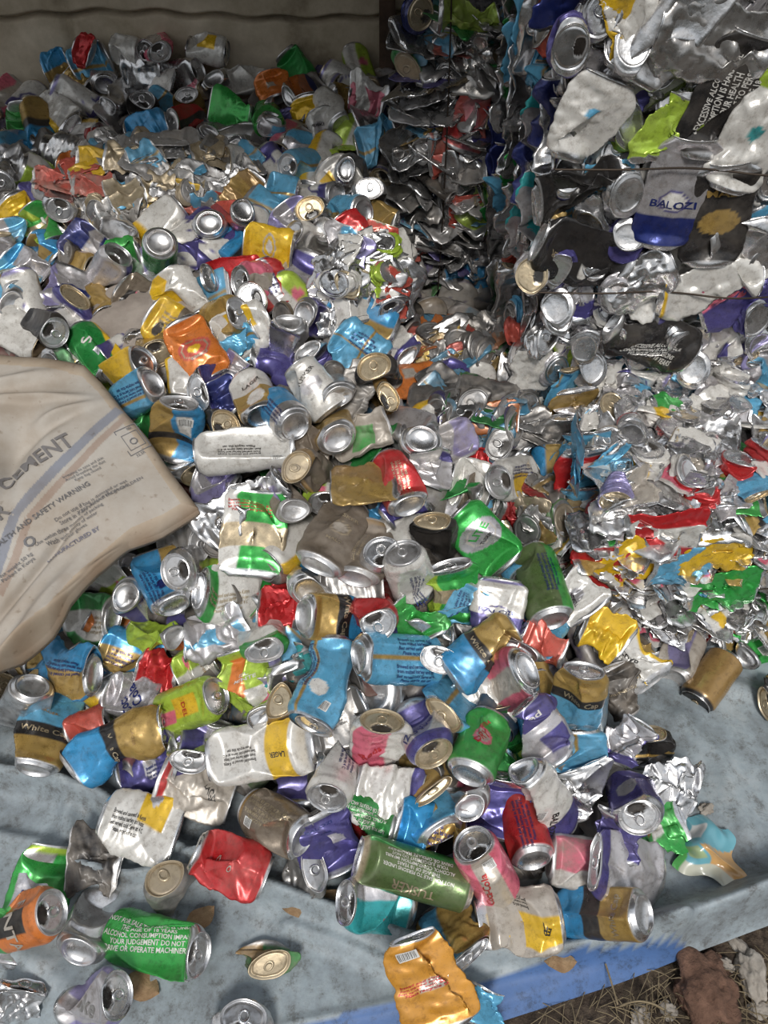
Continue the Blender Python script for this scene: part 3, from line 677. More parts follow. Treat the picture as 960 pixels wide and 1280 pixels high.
sheet('packed_scrap', np.linspace(-1.3, .52, 70), np.linspace(.45, 2.29, 80), lambda x, y: (x, y, max(-.03, float(heap(x, y))-.095)), M_DARK, kind='stuff', label='dark packed scrap deep inside the can heap', category='scrap')
# ------------------------------------------------------------------ bales
def crumple_piece(i, des, shape, L, **ov):
    b, l, t, ba, df = can_parts(L, shape, des, i, ns=40, nr=24, **ov); return joined([b, l, t, ba])
bright = ['s','s','s','s','w','w','s','f X','f X','tkn','bz','sv','tk','k','lm','bl','gb','va','tr','kg']
mixed = ['s','s','rd','bl','s','gw','s','pi','va','gb','tr','w','s','d','s','s','tk','tkp','f X','w','pi','wcl','bz','f U','f X','s','w','r']
shade = ['d','s','s','d','gd','s','s','bl','v','mg','co','gb','d','s','s','te','s','f N','s','k']
def pieces(pal, n, seed, shapes=('Q', 'Q', 'U', 'K', 'U', 'FF'), sc=1.0):
    r = random.Random(seed); out = []
    for i in range(n):
        sh = r.choice(shapes); ov = {'f': r.uniform(.6, .9)} if sh == 'U' else {}
        if sh == 'U': ov['l'] = r.uniform(.18, .3)
        V, f, cc = crumple_piece(seed*100+i, r.choice(pal), sh, r.choice([.12, .12, .168]), lidcol=r.choice('SSSF'), **ov)
        out.append((sh, (V*(sc if sh != 'U' else 1), f, cc)))
    return out
def in_view(p, mg=40):
    v = np.asarray(p)-EYE; d = v@FW
    if d < .2: return False
    return -mg < 480+F*(v@RT)/d < 960+mg and -mg < 640-F*(v@UP)/d < 1280+mg
def bale(label, lo, hi, faces, m, limit=100):
    root = bpy.data.objects.new('scrap_bale', None); C.objects.link(root); root.location = ((lo[0]+hi[0])/2, (lo[1]+hi[1])/2, lo[2])
    root['label'] = label; root['category'] = 'bale'
    L0 = np.array(root.location)
    # packed core block with rumpled faces
    bm = bmesh.new(); bmesh.ops.create_cube(bm, size=1)
    for v in bm.verts: v.co = Vector(((lo[k]+.012 if v.co[k] < 0 else hi[k]-.012) - L0[k] for k in range(3)))
    bmesh.ops.subdivide_edges(bm, edges=bm.edges[:], cuts=24, use_grid_fill=True)
    for v in bm.verts:
        c = v.co; v.co = c + Vector((math.sin(c.y*60+c.z*47), math.sin(c.x*53+c.z*71), math.sin(c.x*67+c.y*41)))*.006
    me = bpy.data.meshes.new('packed_core'); bm.to_mesh(me); bm.free(); me.materials.append(M_CORE)
    obj('packed_core', me, root)
    allp = []
    for (org, u, v, n, nu, nv, vs, mode, jit) in faces:
        org = np.array(org); u = np.array(u); v = np.array(v); n = np.array(n)/np.linalg.norm(n)
        for a in range(nu):
            for b_ in range(nv):
                q = org + u*((a+.5+rnd.uniform(-.45, .45)+.5*(b_ % 2))/nu) + v*((b_+.5+rnd.uniform(-.4, .4))/nv) + n*rnd.uniform(-.012, .012)
                if not in_view(q): continue
                sh, (V, f, c) = rnd.choice(vs)
                uu = u/np.linalg.norm(u); vv = v/np.linalg.norm(v)
                if sh == 'U':   # end-on disc
                    ax = (n + uu*rnd.uniform(-.5, .5) + vv*rnd.uniform(-.5, .5))*rnd.choice((1, -1)); out = uu + vv*rnd.uniform(-1, 1)
                elif mode == 'flat':
                    t = rnd.uniform(0, 2*PI); ax = uu*math.cos(t)+vv*math.sin(t)*.8 + n*rnd.uniform(-.25, .25); out = n + uu*rnd.uniform(-.45, .45) + vv*rnd.uniform(-.45, .45)
                elif mode == 'layer':  # pressed from above: edges face out
                    ax = uu + n*rnd.uniform(-1, 1) + vv*rnd.uniform(-.22, .22); out = vv + n*rnd.uniform(-.05, .7)
                elif mode == 'mess':
                    ax = uu + n*rnd.uniform(-1, 1) + vv*rnd.uniform(-.8, .8); out = vv + n*rnd.uniform(-.6, 1.6) + uu*rnd.uniform(-.5, .5)
                else:                  # upright layers
                    ax = vv + uu*rnd.uniform(-.35, .35); out = uu + n*rnd.uniform(.0, .9)
                M4 = np.array(frame(q-L0, ax, out)); allp.append((np.linalg.norm(q-EYE), M4, V, f, c))
    allp.sort(key=lambda t: t[0]); mc = {}
    for k, (dd, M4, V, f, c) in enumerate(allp[:limit]):
        if id(V) not in mc: mc[id(V)] = mesh('pressed_can', V, f, c, m)
        o = obj('pressed_can', mc[id(V)], root); o.matrix_local = Matrix(M4.tolist())
    if len(allp) > limit:
        o = obj('pressed_cans', mesh('pressed_cans', *joined([(V@M4[:3, :3].T + M4[:3, 3], f, c) for dd, M4, V, f, c in allp[limit:]]), m), root); o['kind'] = 'stuff'
    print(label, len(allp))
    return root
def face_hero(root, px, py, plane, rotdeg, size, shape, design, seed, dec=(), m=None, off=.02, tilt=(0, 0), **ov):
    """pressed can set into a bale face; plane = (point, normal); rotdeg = direction of its axis in the face"""
    p0, n = np.array(plane[0], float), np.array(plane[1], float); n = n/np.linalg.norm(n)
    r = at(px, py, 1)-EYE; t = ((p0-EYE)@n)/(r@n); q = EYE + r*t + n*off
    uu = np.cross((0, 0, 1), n); uu = -uu/np.linalg.norm(uu)*(-1); vv = np.cross(n, uu)
    a = math.radians(rotdeg); ax = uu*math.cos(a)+vv*math.sin(a)
    M4 = frame(q-np.array(root.location), ax, n+uu*tilt[0]+vv*tilt[1])
    L = {'T': .168, 'S': .12, 'M': .145}[size]
    b, l, tb, ba, df = can_parts(L, shape, design, seed, decals=dec, ns=64, nr=40, **ov)
    o = obj('pressed_can', mesh('pressed_can', *b, m or M_BALE), root); o.matrix_local = M4
    obj('lid', mesh('lid', *l, m or M_BALE), o); obj('base', mesh('base', *ba, m or M_BALE), o)
M_CORE, nt, b, n_, r_ = soil_like('packed_core', [(.3, (.02, .02, .02)), (.45, (.12, .11, .11)), (.55, (.25, .24, .24)), (.62, (.10, .05, .04)), (.75, (.05, .09, .14))], 40, .35, 1, .02)
b.inputs['Metallic'].default_value = .7
PB_ = pieces(bright, 40, 5, sc=.85); PM = pieces(mixed, 44, 6, ('Q', 'Q', 'U', 'Q', 'FF'), sc=.72); PS = pieces(shade, 30, 7); PSQ = pieces(shade, 34, 8, ('Q', 'Q', 'Q', 'K', 'U', 'FF'))
up_lo, up_hi = (.27, 1.235, .375), (1.05, 1.74, 1.25)
up = bale('tall bright bale of pressed silver cans standing on the lower bale', up_lo, up_hi, [
    ((.26, 1.225, .37), (.62, 0, 0), (0, 0, .70), (0, -1, .05), 14, 15, PB_, 'flat', 0),
    ((.262, 1.24, .37), (0, .5, 0), (0, 0, .7), (-1, 0, 0), 7, 11, PS, 'upright', 0)], M_BALE)
lw = bale('lower bale of tightly pressed multicoloured cans resting at the tarpaulin edge', (.355, .935, .0), (1.05, 1.6, .375), [
    ((.34, .92, .03), (.55, 0, 0), (0, 0, .36), (0, -1, 0), 13, 20, PM, 'layer', 0),
    ((.34, .92, .385), (.6, 0, 0), (0, .32, 0), (0, -.15, 1), 14, 9, PM, 'flat', 0),
    ((.345, .93, .02), (0, .33, 0), (0, 0, .37), (-1, 0, 0), 7, 6, pieces(['r', 'bl', 's', 'd', 'co', 's', 'gb'], 14, 9), 'upright', 0)], M_BALE)
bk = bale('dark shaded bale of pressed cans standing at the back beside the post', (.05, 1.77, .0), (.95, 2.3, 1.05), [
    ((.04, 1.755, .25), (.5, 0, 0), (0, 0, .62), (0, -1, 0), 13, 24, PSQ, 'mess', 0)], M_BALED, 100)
UPF = ((0, 1.215, 0), (0, -1, 0)); LWF = ((0, .905, 0), (0, -1, 0)); LWT = ((0, 0, .40), (0, 0, 1)); BKF = ((0, 1.74, 0), (0, -1, 0))
fh = face_hero
fh(up, 905, 118, UPF, 78, 'T', 'F', 'k', 11, ((WARN, .5, 0, 9.5, 'W', 90),), f=.25)
fh(up, 838, 150, UPF, 80, 'S', 'Q', 'f L', 12)
fh(up, 840, 235, UPF, 85, 'T', 'F', 'f X;b 0 .3 N;o .45 0 17 V;o .45 0 14 W', 13, (('BALOZI', .42, 0, 15, 'N', 0),), f=.3)
fh(up, 893, 262, UPF, 95, 'T', 'F', 'f K;o .45 0 20 G;b .9 1 S', 14, (('MALT', .72, 0, 16, 'G', 0),), f=.28)
fh(up, 728, 315, UPF, 160, 'T', 'F', 'f K;q .3 .45 -20 10 W', 15, (('TUSKER', .7, 0, 12, 'F', 90),), f=.28)
fh(up, 812, 415, UPF, -28, 'T', 'F', 'k', 16, ((WARN, .5, 0, 8.5, 'W', 90),), f=.25)
fh(up, 733, 145, UPF, 70, 'S', 'PL', 'f W;o .6 0 8 P', 17, f=.5, pl=.4, a=1.4)
fh(up, 765, 30, UPF, 85, 'T', 'Q', 'f W;p -80 -20 Y', 18)
fh(up, 845, 25, UPF, 60, 'T', 'D', 's', 19, f=.6)
fh(up, 940, 160, UPF, 75, 'T', 'F', 'f W;o .5 0 12 T;b .85 1 L', 20, f=.35, a=1.8)
fh(up, 885, 50, UPF, 170, 'T', 'F', 'd', 21, f=.4, a=2)
fh(up, 735, 232, UPF, 20, 'M', 'K', 'k', 22)
fh(up, 935, 300, UPF, 10, 'M', 'F', 's', 23, f=.5)
fh(up, 880, 355, UPF, 5, 'T', 'F', 'f W;b 0 .1 Y', 24, f=.3, a=2.0)
fh(up, 795, 345, UPF, 30, 'S', 'F', 's', 25, f=.5, a=1.5)
fh(up, 930, 360, UPF, 20, 'M', 'Q', 'f V;p -40 0 I', 26)
for i, (x, y) in enumerate([(770, 365), (695, 385), (702, 395), (730, 430), (665, 345), (700, 335), (790, 60), (782, 300), (712, 55), (735, 460), (865, 460), (812, 345), (940, 395), (780, 240)]):
    fh(up, x, y, UPF, 40*i, 'S', 'U', 's', 60+i, open_=i % 4 == 0, l=.22, f=.85, off=.024) if False else None
    p0 = np.array(UPF[0]); r = at(x, y, 1)-EYE; q = EYE + r*(1.20/r[1])
    b, l, tb, ba, df = can_parts(.12, 'U', rnd.choice(['s', 'w', 'f X', 'v']), 60+i, ns=56, nr=20, l=.25, f=.88, lidcol='F' if i % 5 == 4 else 'S')
    o = obj('pressed_can', mesh('pressed_can', *b, M_BALE), up); sg = 1 if i % 4 == 0 else -1
    o.matrix_local = frame(q-np.array(up.location), (rnd.uniform(-.35, .35), -sg, sg*rnd.uniform(-.1, .6)), (1, 0, 0)); obj('lid', mesh('lid', *l, M_BALE), o); obj('base', mesh('base', *ba, M_BALE), o)
fh(lw, 905, 568, LWT, 15, 'T', 'Q', 'f R;o .8 0 8 X', 30); fh(lw, 800, 605, LWT, 5, 'M', 'Q', 'f Y', 31); fh(lw, 790, 552, LWT, -20, 'T', 'Q', 'f P', 32)
fh(lw, 860, 515, LWT, -10, 'T', 'Q', 'f E;p 0 40 X', 33); fh(lw, 945, 610, LWT, -10, 'M', 'Q', 'v', 34)
fh(lw, 735, 568, ((.33, 0, 0), (-1, 0, 0)), 90, 'M', 'Q', 'bl', 35); fh(lw, 745, 700, LWF, 90, 'M', 'Q', 'r', 36)
fh(lw, 820, 655, LWF, 5, 'M', 'Q', 'f R;p -20 60 W', 37); fh(lw, 885, 680, LWF, 5, 'M', 'Q', 'f Y', 38); fh(lw, 890, 725, LWF, 10, 'M', 'Q', 'f Q', 39)
fh(lw, 770, 700, LWF, 40, 'S', 'Q', 'f Y;p 0 60 W', 40); fh(lw, 840, 702, LWF, 5, 'S', 'Q', 'f P', 41)
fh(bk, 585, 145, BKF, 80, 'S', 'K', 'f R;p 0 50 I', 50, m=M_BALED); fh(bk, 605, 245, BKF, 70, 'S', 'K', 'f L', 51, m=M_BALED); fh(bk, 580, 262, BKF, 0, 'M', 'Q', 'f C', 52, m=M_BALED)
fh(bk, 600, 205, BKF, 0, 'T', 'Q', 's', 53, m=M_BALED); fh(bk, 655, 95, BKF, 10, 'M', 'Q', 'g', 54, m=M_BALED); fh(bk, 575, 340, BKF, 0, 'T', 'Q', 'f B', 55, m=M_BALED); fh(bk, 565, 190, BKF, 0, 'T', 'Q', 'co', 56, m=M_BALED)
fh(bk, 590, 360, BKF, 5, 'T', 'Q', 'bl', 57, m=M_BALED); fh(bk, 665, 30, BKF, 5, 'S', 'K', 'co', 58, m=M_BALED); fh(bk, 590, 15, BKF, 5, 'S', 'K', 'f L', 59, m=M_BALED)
# baling wire
M_WIRE, nt, b = mat('rusty_wire'); b.inputs['Base Color'].default_value = (.06, .045, .035, 1); b.inputs['Metallic'].default_value = .8; b.inputs['Roughness'].default_value = .5
def tube(name, pts, r, m, parent=None, res=3, off=(0, 0, 0), **t):
    cu = bpy.data.curves.new(name, 'CURVE'); cu.dimensions = '3D'; cu.bevel_depth = r; cu.bevel_resolution = res
    sp = cu.splines.new('NURBS'); sp.points.add(len(pts)-1); sp.order_u = 3; sp.use_endpoint_u = True
    for p, q in zip(sp.points, pts): p.co = (*(np.array(q)-np.array(off)), 1)
    cu.materials.append(m)
    o = bpy.data.objects.new(name+'_c', cu); C.objects.link(o)
    me = bpy.data.meshes.new_from_object(o.evaluated_get(bpy.context.evaluated_depsgraph_get())); bpy.data.objects.remove(o)
    me.name = name; me.polygons.foreach_set('use_smooth', [True]*len(me.polygons))
    return obj(name, me, parent, **t)
for z0, z1 in ((.60, .585), (.80, .785)):
    pts = [(x, 1.178+.006*math.sin(x*30), z0+(z1-z0)*(x-.25)/.8+.004*math.sin(x*19)) for x in np.linspace(.25, 1.05, 14)]
    tube('baling_wire', pts, .0016, M_WIRE, up, off=up.location)
tube('baling_wire', [(x, .885, .2+.01*math.sin(x*9)) for x in np.linspace(.34, 1.0, 10)], .0014, M_WIRE, lw, off=lw.location)
tube('baling_wire', [(.12+.01*math.sin(k*3), 1.71, k) for k in np.linspace(.3, 1.0, 8)], .0016, M_WIRE, bk, off=bk.location)
M_DIM = can_material('shadow_toned_pressed_aluminium', .55, .28, .5, .5)  # colour darkened to stand in for the shadow over the slabs
# broken slabs of pressed cans in the heap
def slab(label, px, py, rx, ry, rot, n, pal, m, up_=.03, thick=.03, seed=1, flat=.6):
    d = hit(px, py)-up_; c = at(px, py, d); tc = (EYE-c)/np.linalg.norm(EYE-c); nn = tc*flat + np.array([0, 0, 1-flat]); nn /= np.linalg.norm(nn)
    root = bpy.data.objects.new('broken_bale_slab', None); C.objects.link(root); root.location = c; root['label'] = label; root['category'] = 'scrap slab'
    u = RT*math.cos(rot) + UP*math.sin(rot); u = u-nn*(u@nn); u /= np.linalg.norm(u); v = np.cross(nn, u); ru, rv = rx*d/F, ry*d/F
    V = []; 
    for i in range(13):
        for j in range(28):
            t = 2*PI*j/28; e = i/12*PI; rr = math.sin(e)**.6; w = 1+.12*math.sin(t*5+seed)
            q = u*ru*rr*math.cos(t)*w + v*rv*rr*math.sin(t)*w + nn*thick*math.cos(e)*1.0 - nn*.02
            V.append(q + .004*np.array([math.sin(t*9+i), math.sin(i*3+t*7), math.cos(i*5)]))
    obj('packed_core', mesh('packed_core', V, grid_faces(13, 28), None, M_CORE), root)
    vs = pieces(pal, 14, seed, ('Q', 'Q', 'Q', 'U', 'FF'), sc=.68); mc = {}
    r = random.Random(seed); k = 0
    while k < int(n*1.5):
        a, b_ = r.uniform(-1, 1), r.uniform(-1, 1)
        if a*a+b_*b_ > 1: continue
        k += 1
        sh, (V, f, cc) = r.choice(vs)
        if id(V) not in mc: mc[id(V)] = mesh('pressed_can', V, f, cc, m)
        q = u*ru*a + v*rv*b_ + nn*(thick*math.sqrt(max(0, 1-a*a-b_*b_)) - .008 + r.uniform(-.006, .01))
        t = r.uniform(-.6, .6); ax = u*math.cos(t)+v*math.sin(t); out = nn + u*a*.8 + v*b_*.8 + u*r.uniform(-.4, .4)+v*r.uniform(-.7, .4)
        if sh == 'U': ax, out = out, ax
        o = obj('pressed_can', mc[id(V)], root); o.matrix_local = frame(q, ax, out)
    HC.append((px, py, d))
dusty = ['f F', 'd', 's', 'tkn', 'f F', 'gw', 's', 'd', 'co', 'gb', 's', 'y', 'bl']
slab('broken brownish slab of pressed cans lying across the far heap', 205, 235, 128, 64, .1, 62, dusty, M_DUSTY, .035, .05, 21)
slab('upright silver and blue slab of pressed cans in the heap', 425, 360, 26, 58, 1.5, 14, ['s', 'bl', 'w', 'v', 's', 'f X'], M_BALE, .06, .04, 22, .9) if False else None
slab('narrow upright slab of pressed silver and blue cans above the sky blue can', 425, 362, 56, 24, 1.5, 16, ['s', 'tr', 'w', 'va', 's', 'f X'], M_BALE, .05, .035, 22, .9)
slab('upright slab of pressed silver cans with red patch beside dark bale', 478, 358, 60, 26, 1.6, 18, ['s', 's', 'w', 'f X', 'co', 'lm'], M_BALE, .03, .035, 23, .9)
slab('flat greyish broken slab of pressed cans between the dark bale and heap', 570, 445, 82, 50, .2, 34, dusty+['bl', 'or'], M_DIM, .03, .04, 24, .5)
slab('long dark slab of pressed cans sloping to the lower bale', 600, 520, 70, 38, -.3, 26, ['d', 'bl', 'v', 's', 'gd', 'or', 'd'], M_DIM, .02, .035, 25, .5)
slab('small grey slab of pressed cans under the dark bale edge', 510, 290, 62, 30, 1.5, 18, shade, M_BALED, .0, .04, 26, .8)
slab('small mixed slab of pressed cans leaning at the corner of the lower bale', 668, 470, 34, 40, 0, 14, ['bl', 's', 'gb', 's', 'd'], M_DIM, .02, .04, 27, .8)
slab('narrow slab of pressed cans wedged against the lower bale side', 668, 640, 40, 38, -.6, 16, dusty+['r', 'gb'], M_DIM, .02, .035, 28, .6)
from mathutils import noise
# ------------------------------------------------------------------ setting
def plain(name, stops, scale, **k): return soil_like(name, stops, scale, **k)
M_CONC, nt, b, n_, r_ = soil_like('stained_concrete', [(.3, (.20, .16, .11)), (.45, (.42, .35, .25)), (.72, (.68, .59, .46))], 7, .95, .5, .01)
V_ = lambda x, y: (x, 2.34 + 0*x + .0015*math.sin(x*31+y*9) + (.03*math.exp(-((y-.722-.008*math.sin(x*7)-.004*math.sin(x*41))/.006)**2)) + (.015*math.exp(-((x+.82-.01*math.sin(y*30))/.006)**2) if y < .72 else 0) - (.012 if y > .722+.008*math.sin(x*7)+.004*math.sin(x*41) else 0), y)
sheet('wall_back', np.linspace(-1.6, 1.4, 300), list(np.linspace(-.05, .69, 60))+list(np.linspace(.692, .76, 35))+list(np.linspace(.78, 2.1, 30)), V_, M_CONC, kind='structure')
M_SHED = soil_like('dark_roof', [(.3, (.03, .028, .025)), (.7, (.08, .07, .06))], 5)[0]
def box(name, lo, hi, m, parent=None, bev=.004, **t):
    bm = bmesh.new(); bmesh.ops.create_cube(bm, size=1)
    for v in bm.verts: v.co = Vector([(lo[k] if v.co[k] < 0 else hi[k]) for k in range(3)])
    if bev: bmesh.ops.bevel(bm, geom=bm.edges[:], offset=bev, segments=2, affect='EDGES')
    me = bpy.data.meshes.new(name); bm.to_mesh(me); bm.free(); me.materials.append(m); return obj(name, me, parent, **t)
box('unseen_shade_roof', (-1.9, .74, 1.80), (1.9, 2.5, 1.86), M_SHED, kind='structure')  # unseen roof, added with its front edge set to shade the back
M_POST = soil_like('rusty_brown_post', [(.3, (.035, .02, .012)), (.7, (.11, .065, .04))], 25, .8)[0]
box('wooden_post', (-.012, 2.262, .3), (.028, 2.302, 2.1), M_POST, label='dark brown upright post against the concrete wall', category='post')
# ground
rs = np.random.RandomState(4); WV = [(rs.normal(size=2), rs.uniform(0, 6)) for _ in range(40)]
def nz(x, y, f0=6, n=14):
    s = 0
    for i in range(n): v, p = WV[i]; s += math.sin((v[0]*x+v[1]*y)*f0*(1+.35*i)+p)/(1+.45*i)
    return s
M_SOIL, nt, b, n_, r_ = soil_like('brown_soil', [(.3, (.025, .018, .013)), (.5, (.085, .06, .042)), (.7, (.19, .145, .10))], 45, .95, 1, .015)
sheet('ground', np.linspace(-2.2, 2.2, 200), np.linspace(-.6, 2.5, 160), lambda x, y: (x, y, -.035+.004*nz(x, y, 16)+.003*nz(y, x, 50)), M_SOIL, kind='structure')
# tarpaulin
M_TARP, nt, b = mat('faded_tarpaulin'); L = nt.links
tc = N(nt, 'ShaderNodeTexCoord'); n1 = N(nt, 'ShaderNodeTexNoise', Scale=9., Detail=9., Roughness=.72); L.new(tc.outputs['Object'], n1.inputs['Vector'])
at_ = N(nt, 'ShaderNodeAttribute', attribute_name='paint'); r1 = ramp(nt, n1.outputs['Fac'], [(.30, (.10, .10, .095)), (.42, (.22, .25, .27)), (.56, (.31, .36, .39)), (.74, (.44, .48, .50))])
mx = N(nt, 'ShaderNodeMix', data_type='RGBA'); L.new(at_.outputs['Alpha'], mx.inputs[0]); L.new(r1.outputs[0], mx.inputs['A']); L.new(at_.outputs['Color'], mx.inputs['B'])
n3 = N(nt, 'ShaderNodeTexNoise', Scale=38., Detail=8., Roughness=.85); L.new(tc.outputs['Object'], n3.inputs['Vector']); r3 = ramp(nt, n3.outputs['Fac'], [(.38, (.42, .37, .33)), (.47, (.9, .88, .86)), (.56, (1, 1, 1))])
mm = N(nt, 'ShaderNodeMix', data_type='RGBA', blend_type='MULTIPLY'); mm.inputs[0].default_value = .8; L.new(mx.outputs['Result'], mm.inputs['A']); L.new(r3.outputs[0], mm.inputs['B']); L.new(mm.outputs['Result'], b.inputs['Base Color'])
b.inputs['Roughness'].default_value = .55; bp = N(nt, 'ShaderNodeBump', Strength=.3, Distance=.004); L.new(n1.outputs['Fac'], bp.inputs['Height']); L.new(bp.outputs[0], b.inputs['Normal'])
def gpt(px, py, z=0.0):
    r = at(px, py, 1)-EYE; return EYE + r*((z-H)/r[2])
EX = []; 
for px, py in [(-400, 1500), (150, 1400), (370, 1338), (480, 1314), (580, 1290), (700, 1252), (780, 1226), (850, 1199), (900, 1182), (960, 1160), (1150, 1080), (1400, 1000)]:
    q = gpt(px, py, -.012); EX.append((q[0], q[1]))
ex, ey = zip(*EX)
RG = []
for pts, hgt, w in [([(-30, 972), (60, 985), (130, 1005), (215, 1065), (300, 1105), (400, 1140), (480, 1172), (530, 1190)], .034, .016), ([(530, 1190), (640, 1196), (720, 1188), (835, 1172)], .026, .014),
                    ([(810, 1165), (850, 1150), (900, 1140), (1000, 1100)], .034, .022), ([(100, 1095), (170, 1100), (260, 1085)], .02, .010), ([(830, 1175), (900, 1150), (1000, 1110)], .03, .016), ([(0, 1050), (60, 1062), (130, 1100)], .015, .012),
                    ([(360, 1160), (420, 1180), (500, 1215)], .012, .012), ([(850, 900), (900, 960), (930, 1040)], .008, .02), ([(880, 850), (940, 870)], .01, .02), ([(0, 1185), (60, 1215), (90, 1250)], .01, .02), ([(40, 940), (90, 1000), (90, 1050)], .012, .015)]:
    RG.append(([gpt(x, y)[:2] for x, y in pts], hgt, w))
def tarp_z(x, y):
    z = .0034*nz(x, y, 5, 6)+.0016*nz(y+3, x, 14, 10)
    z += -.012*max(0., 1-abs((y-np.interp(x, ex, ey))/.05)) + .006
    for pts, hg, w in RG:
        best = 9
        for (a, b_) in zip(pts[:-1], pts[1:]):
            ab = b_-a; t = min(1, max(0, ((x-a[0])*ab[0]+(y-a[1])*ab[1])/(ab@ab))); dx = x-a[0]-ab[0]*t; dy = y-a[1]-ab[1]*t
            best = min(best, math.hypot(dx, dy))
        if best < w*4: z += 1.5*hg*math.exp(-(best/w)**2)
    return z
xs = np.linspace(-1.15, 1.1, 330); V = []; col = []
NV = 170
for j in range(NV):
    t = j/(NV-1)
    for x in xs:
        y0 = np.interp(x, ex, ey); y = y0 + t**1.15*(1.35-y0); e = y-y0
        z = tarp_z(x, y) if e < .8 else .0
        hem = x > -.6 and x < .45 and e < .048*min(1, max(0, (.45-x)/.18))**.7
        if x > -.6 and x < .45: z += .006*math.exp(-((e-.05)/.006)**2) - .010*max(0, 1-e/.02)
        V.append((x, y, z)); k = .9 if hem else 0
        col.append((.05, .13, .34, k))
tarp = obj('tarpaulin', mesh('tarpaulin', V, grid_faces(NV, len(xs), False), col, M_TARP), label='pale blue grey dusty tarpaulin spread under the can heap, with blue hem', category='tarpaulin')
# cement sack
M_SACK, nt, b = mat('woven_sack'); L = nt.links
tc = N(nt, 'ShaderNodeTexCoord'); n1 = N(nt, 'ShaderNodeTexNoise', Scale=7., Detail=8., Roughness=.65); L.new(tc.outputs['Object'], n1.inputs['Vector'])
at_ = N(nt, 'ShaderNodeAttribute', attribute_name='paint'); r1 = ramp(nt, n1.outputs['Fac'], [(.33, (.62, .52, .42)), (.6, (1, 1, 1))])
mm = N(nt, 'ShaderNodeMix', data_type='RGBA', blend_type='MULTIPLY'); mm.inputs[0].default_value = .7; L.new(at_.outputs['Color'], mm.inputs['A']); L.new(r1.outputs[0], mm.inputs['B'])
n3 = N(nt, 'ShaderNodeTexNoise', Scale=70., Detail=4.); L.new(tc.outputs['Object'], n3.inputs['Vector']); r3 = ramp(nt, n3.outputs['Fac'], [(.26, (.5, .42, .34)), (.36, (1, 1, 1))])
m2 = N(nt, 'ShaderNodeMix', data_type='RGBA', blend_type='MULTIPLY'); m2.inputs[0].default_value = .6; L.new(mm.outputs['Result'], m2.inputs['A']); L.new(r3.outputs[0], m2.inputs['B']); L.new(m2.outputs['Result'], b.inputs['Base Color'])
b.inputs['Roughness'].default_value = .7
bk_ = N(nt, 'ShaderNodeTexBrick', Scale=260.); L.new(tc.outputs['Object'], bk_.inputs['Vector']); bp = N(nt, 'ShaderNodeBump', Strength=.12, Distance=.001); L.new(bk_.outputs['Fac'], bp.inputs['Height']); L.new(bp.outputs[0], b.inputs['Normal'])
# the sack is a sloping sheet; its own plane runs along e1 (print direction) and e2
S0 = at(110, 640, 1.26); SC = at(245, 630, 1.285); SA = at(60, 445, 1.40)
sn = np.cross(SC-S0, SA-S0); sn /= np.linalg.norm(sn); sn = sn if sn@(EYE-S0) > 0 else -sn
a_ = math.radians(41); e1 = RT*math.cos(a_)+UP*math.sin(a_); e1 = e1-sn*(e1@sn); e1 /= np.linalg.norm(e1); e2 = np.cross(sn, e1)
def onsack(px, py):
    r = at(px, py, 1)-EYE; q = EYE + r*(((S0-EYE)@sn)/(r@sn)) - S0; return np.array([q@e1, q@e2])
top = [onsack(*p) for p in [(-170, 455), (-60, 436), (0, 438), (60, 446), (105, 454), (125, 474), (150, 506), (185, 548), (215, 590), (247, 632)]]
bot = [onsack(*p) for p in [(-170, 1000), (-60, 880), (0, 836), (22, 822), (60, 788), (85, 752), (120, 715), (160, 682), (200, 664), (247, 634)]]
tt = np.linspace(0, 1, len(top)); top = np.array(top); bot = np.array(bot)
def edge(A, t): return np.array([np.interp(t, tt, A[:, 0]), np.interp(t, tt, A[:, 1])])
def relief(a, b_):
    w = lambda x0, y0, ang, wd, ln, hg: hg*math.exp(-(((a-x0)*math.sin(ang)-(b_-y0)*math.cos(ang))/wd)**2-(((a-x0)*math.cos(ang)+(b_-y0)*math.sin(ang))/ln)**2)
    z = .020*math.exp(-((a+.02)**2+(b_-.10)**2)/.02)
    for q in FOLDS: z += 1.7*w(*q)
    return z + .0026*nz(a*3+2, b_*3, 7, 9)
def pa(px, py, ang, wd, ln, hg): q = onsack(px, py); return (q[0], q[1], math.radians(ang), wd, ln, hg)
FOLDS = [pa(70, 760, 15, .008, .12, .010), pa(40, 720, 25, .007, .12, -.009), pa(30, 790, 25, .012, .10, .016), pa(85, 520, -10, .008, .05, .007), pa(40, 500, -35, .008, .07, .009), pa(20, 560, 40, .03, .06, -.02), pa(5, 480, -20, .012, .08, .010), pa(150, 690, 0, .007, .06, .006), pa(10, 600, 60, .02, .06, -.012), pa(60, 540, 0, .012, .05, -.008)]
def sack_pt(a, b_, lift=0.0): return S0 + e1*a + e2*b_ + sn*(relief(a, b_)+lift)
NU, NVV = 280, 190; V = []; col = []
stripe = [(onsack(150, 513), onsack(22, 650), .0085, (.26, .27, .31)), (onsack(158, 524), onsack(40, 655), .006, (.38, .30, .25))]
st2 = [(onsack(22, 650), onsack(-10, 730), .0085, (.26, .27, .31)), (onsack(40, 655), onsack(0, 745), .006, (.38, .30, .25))]
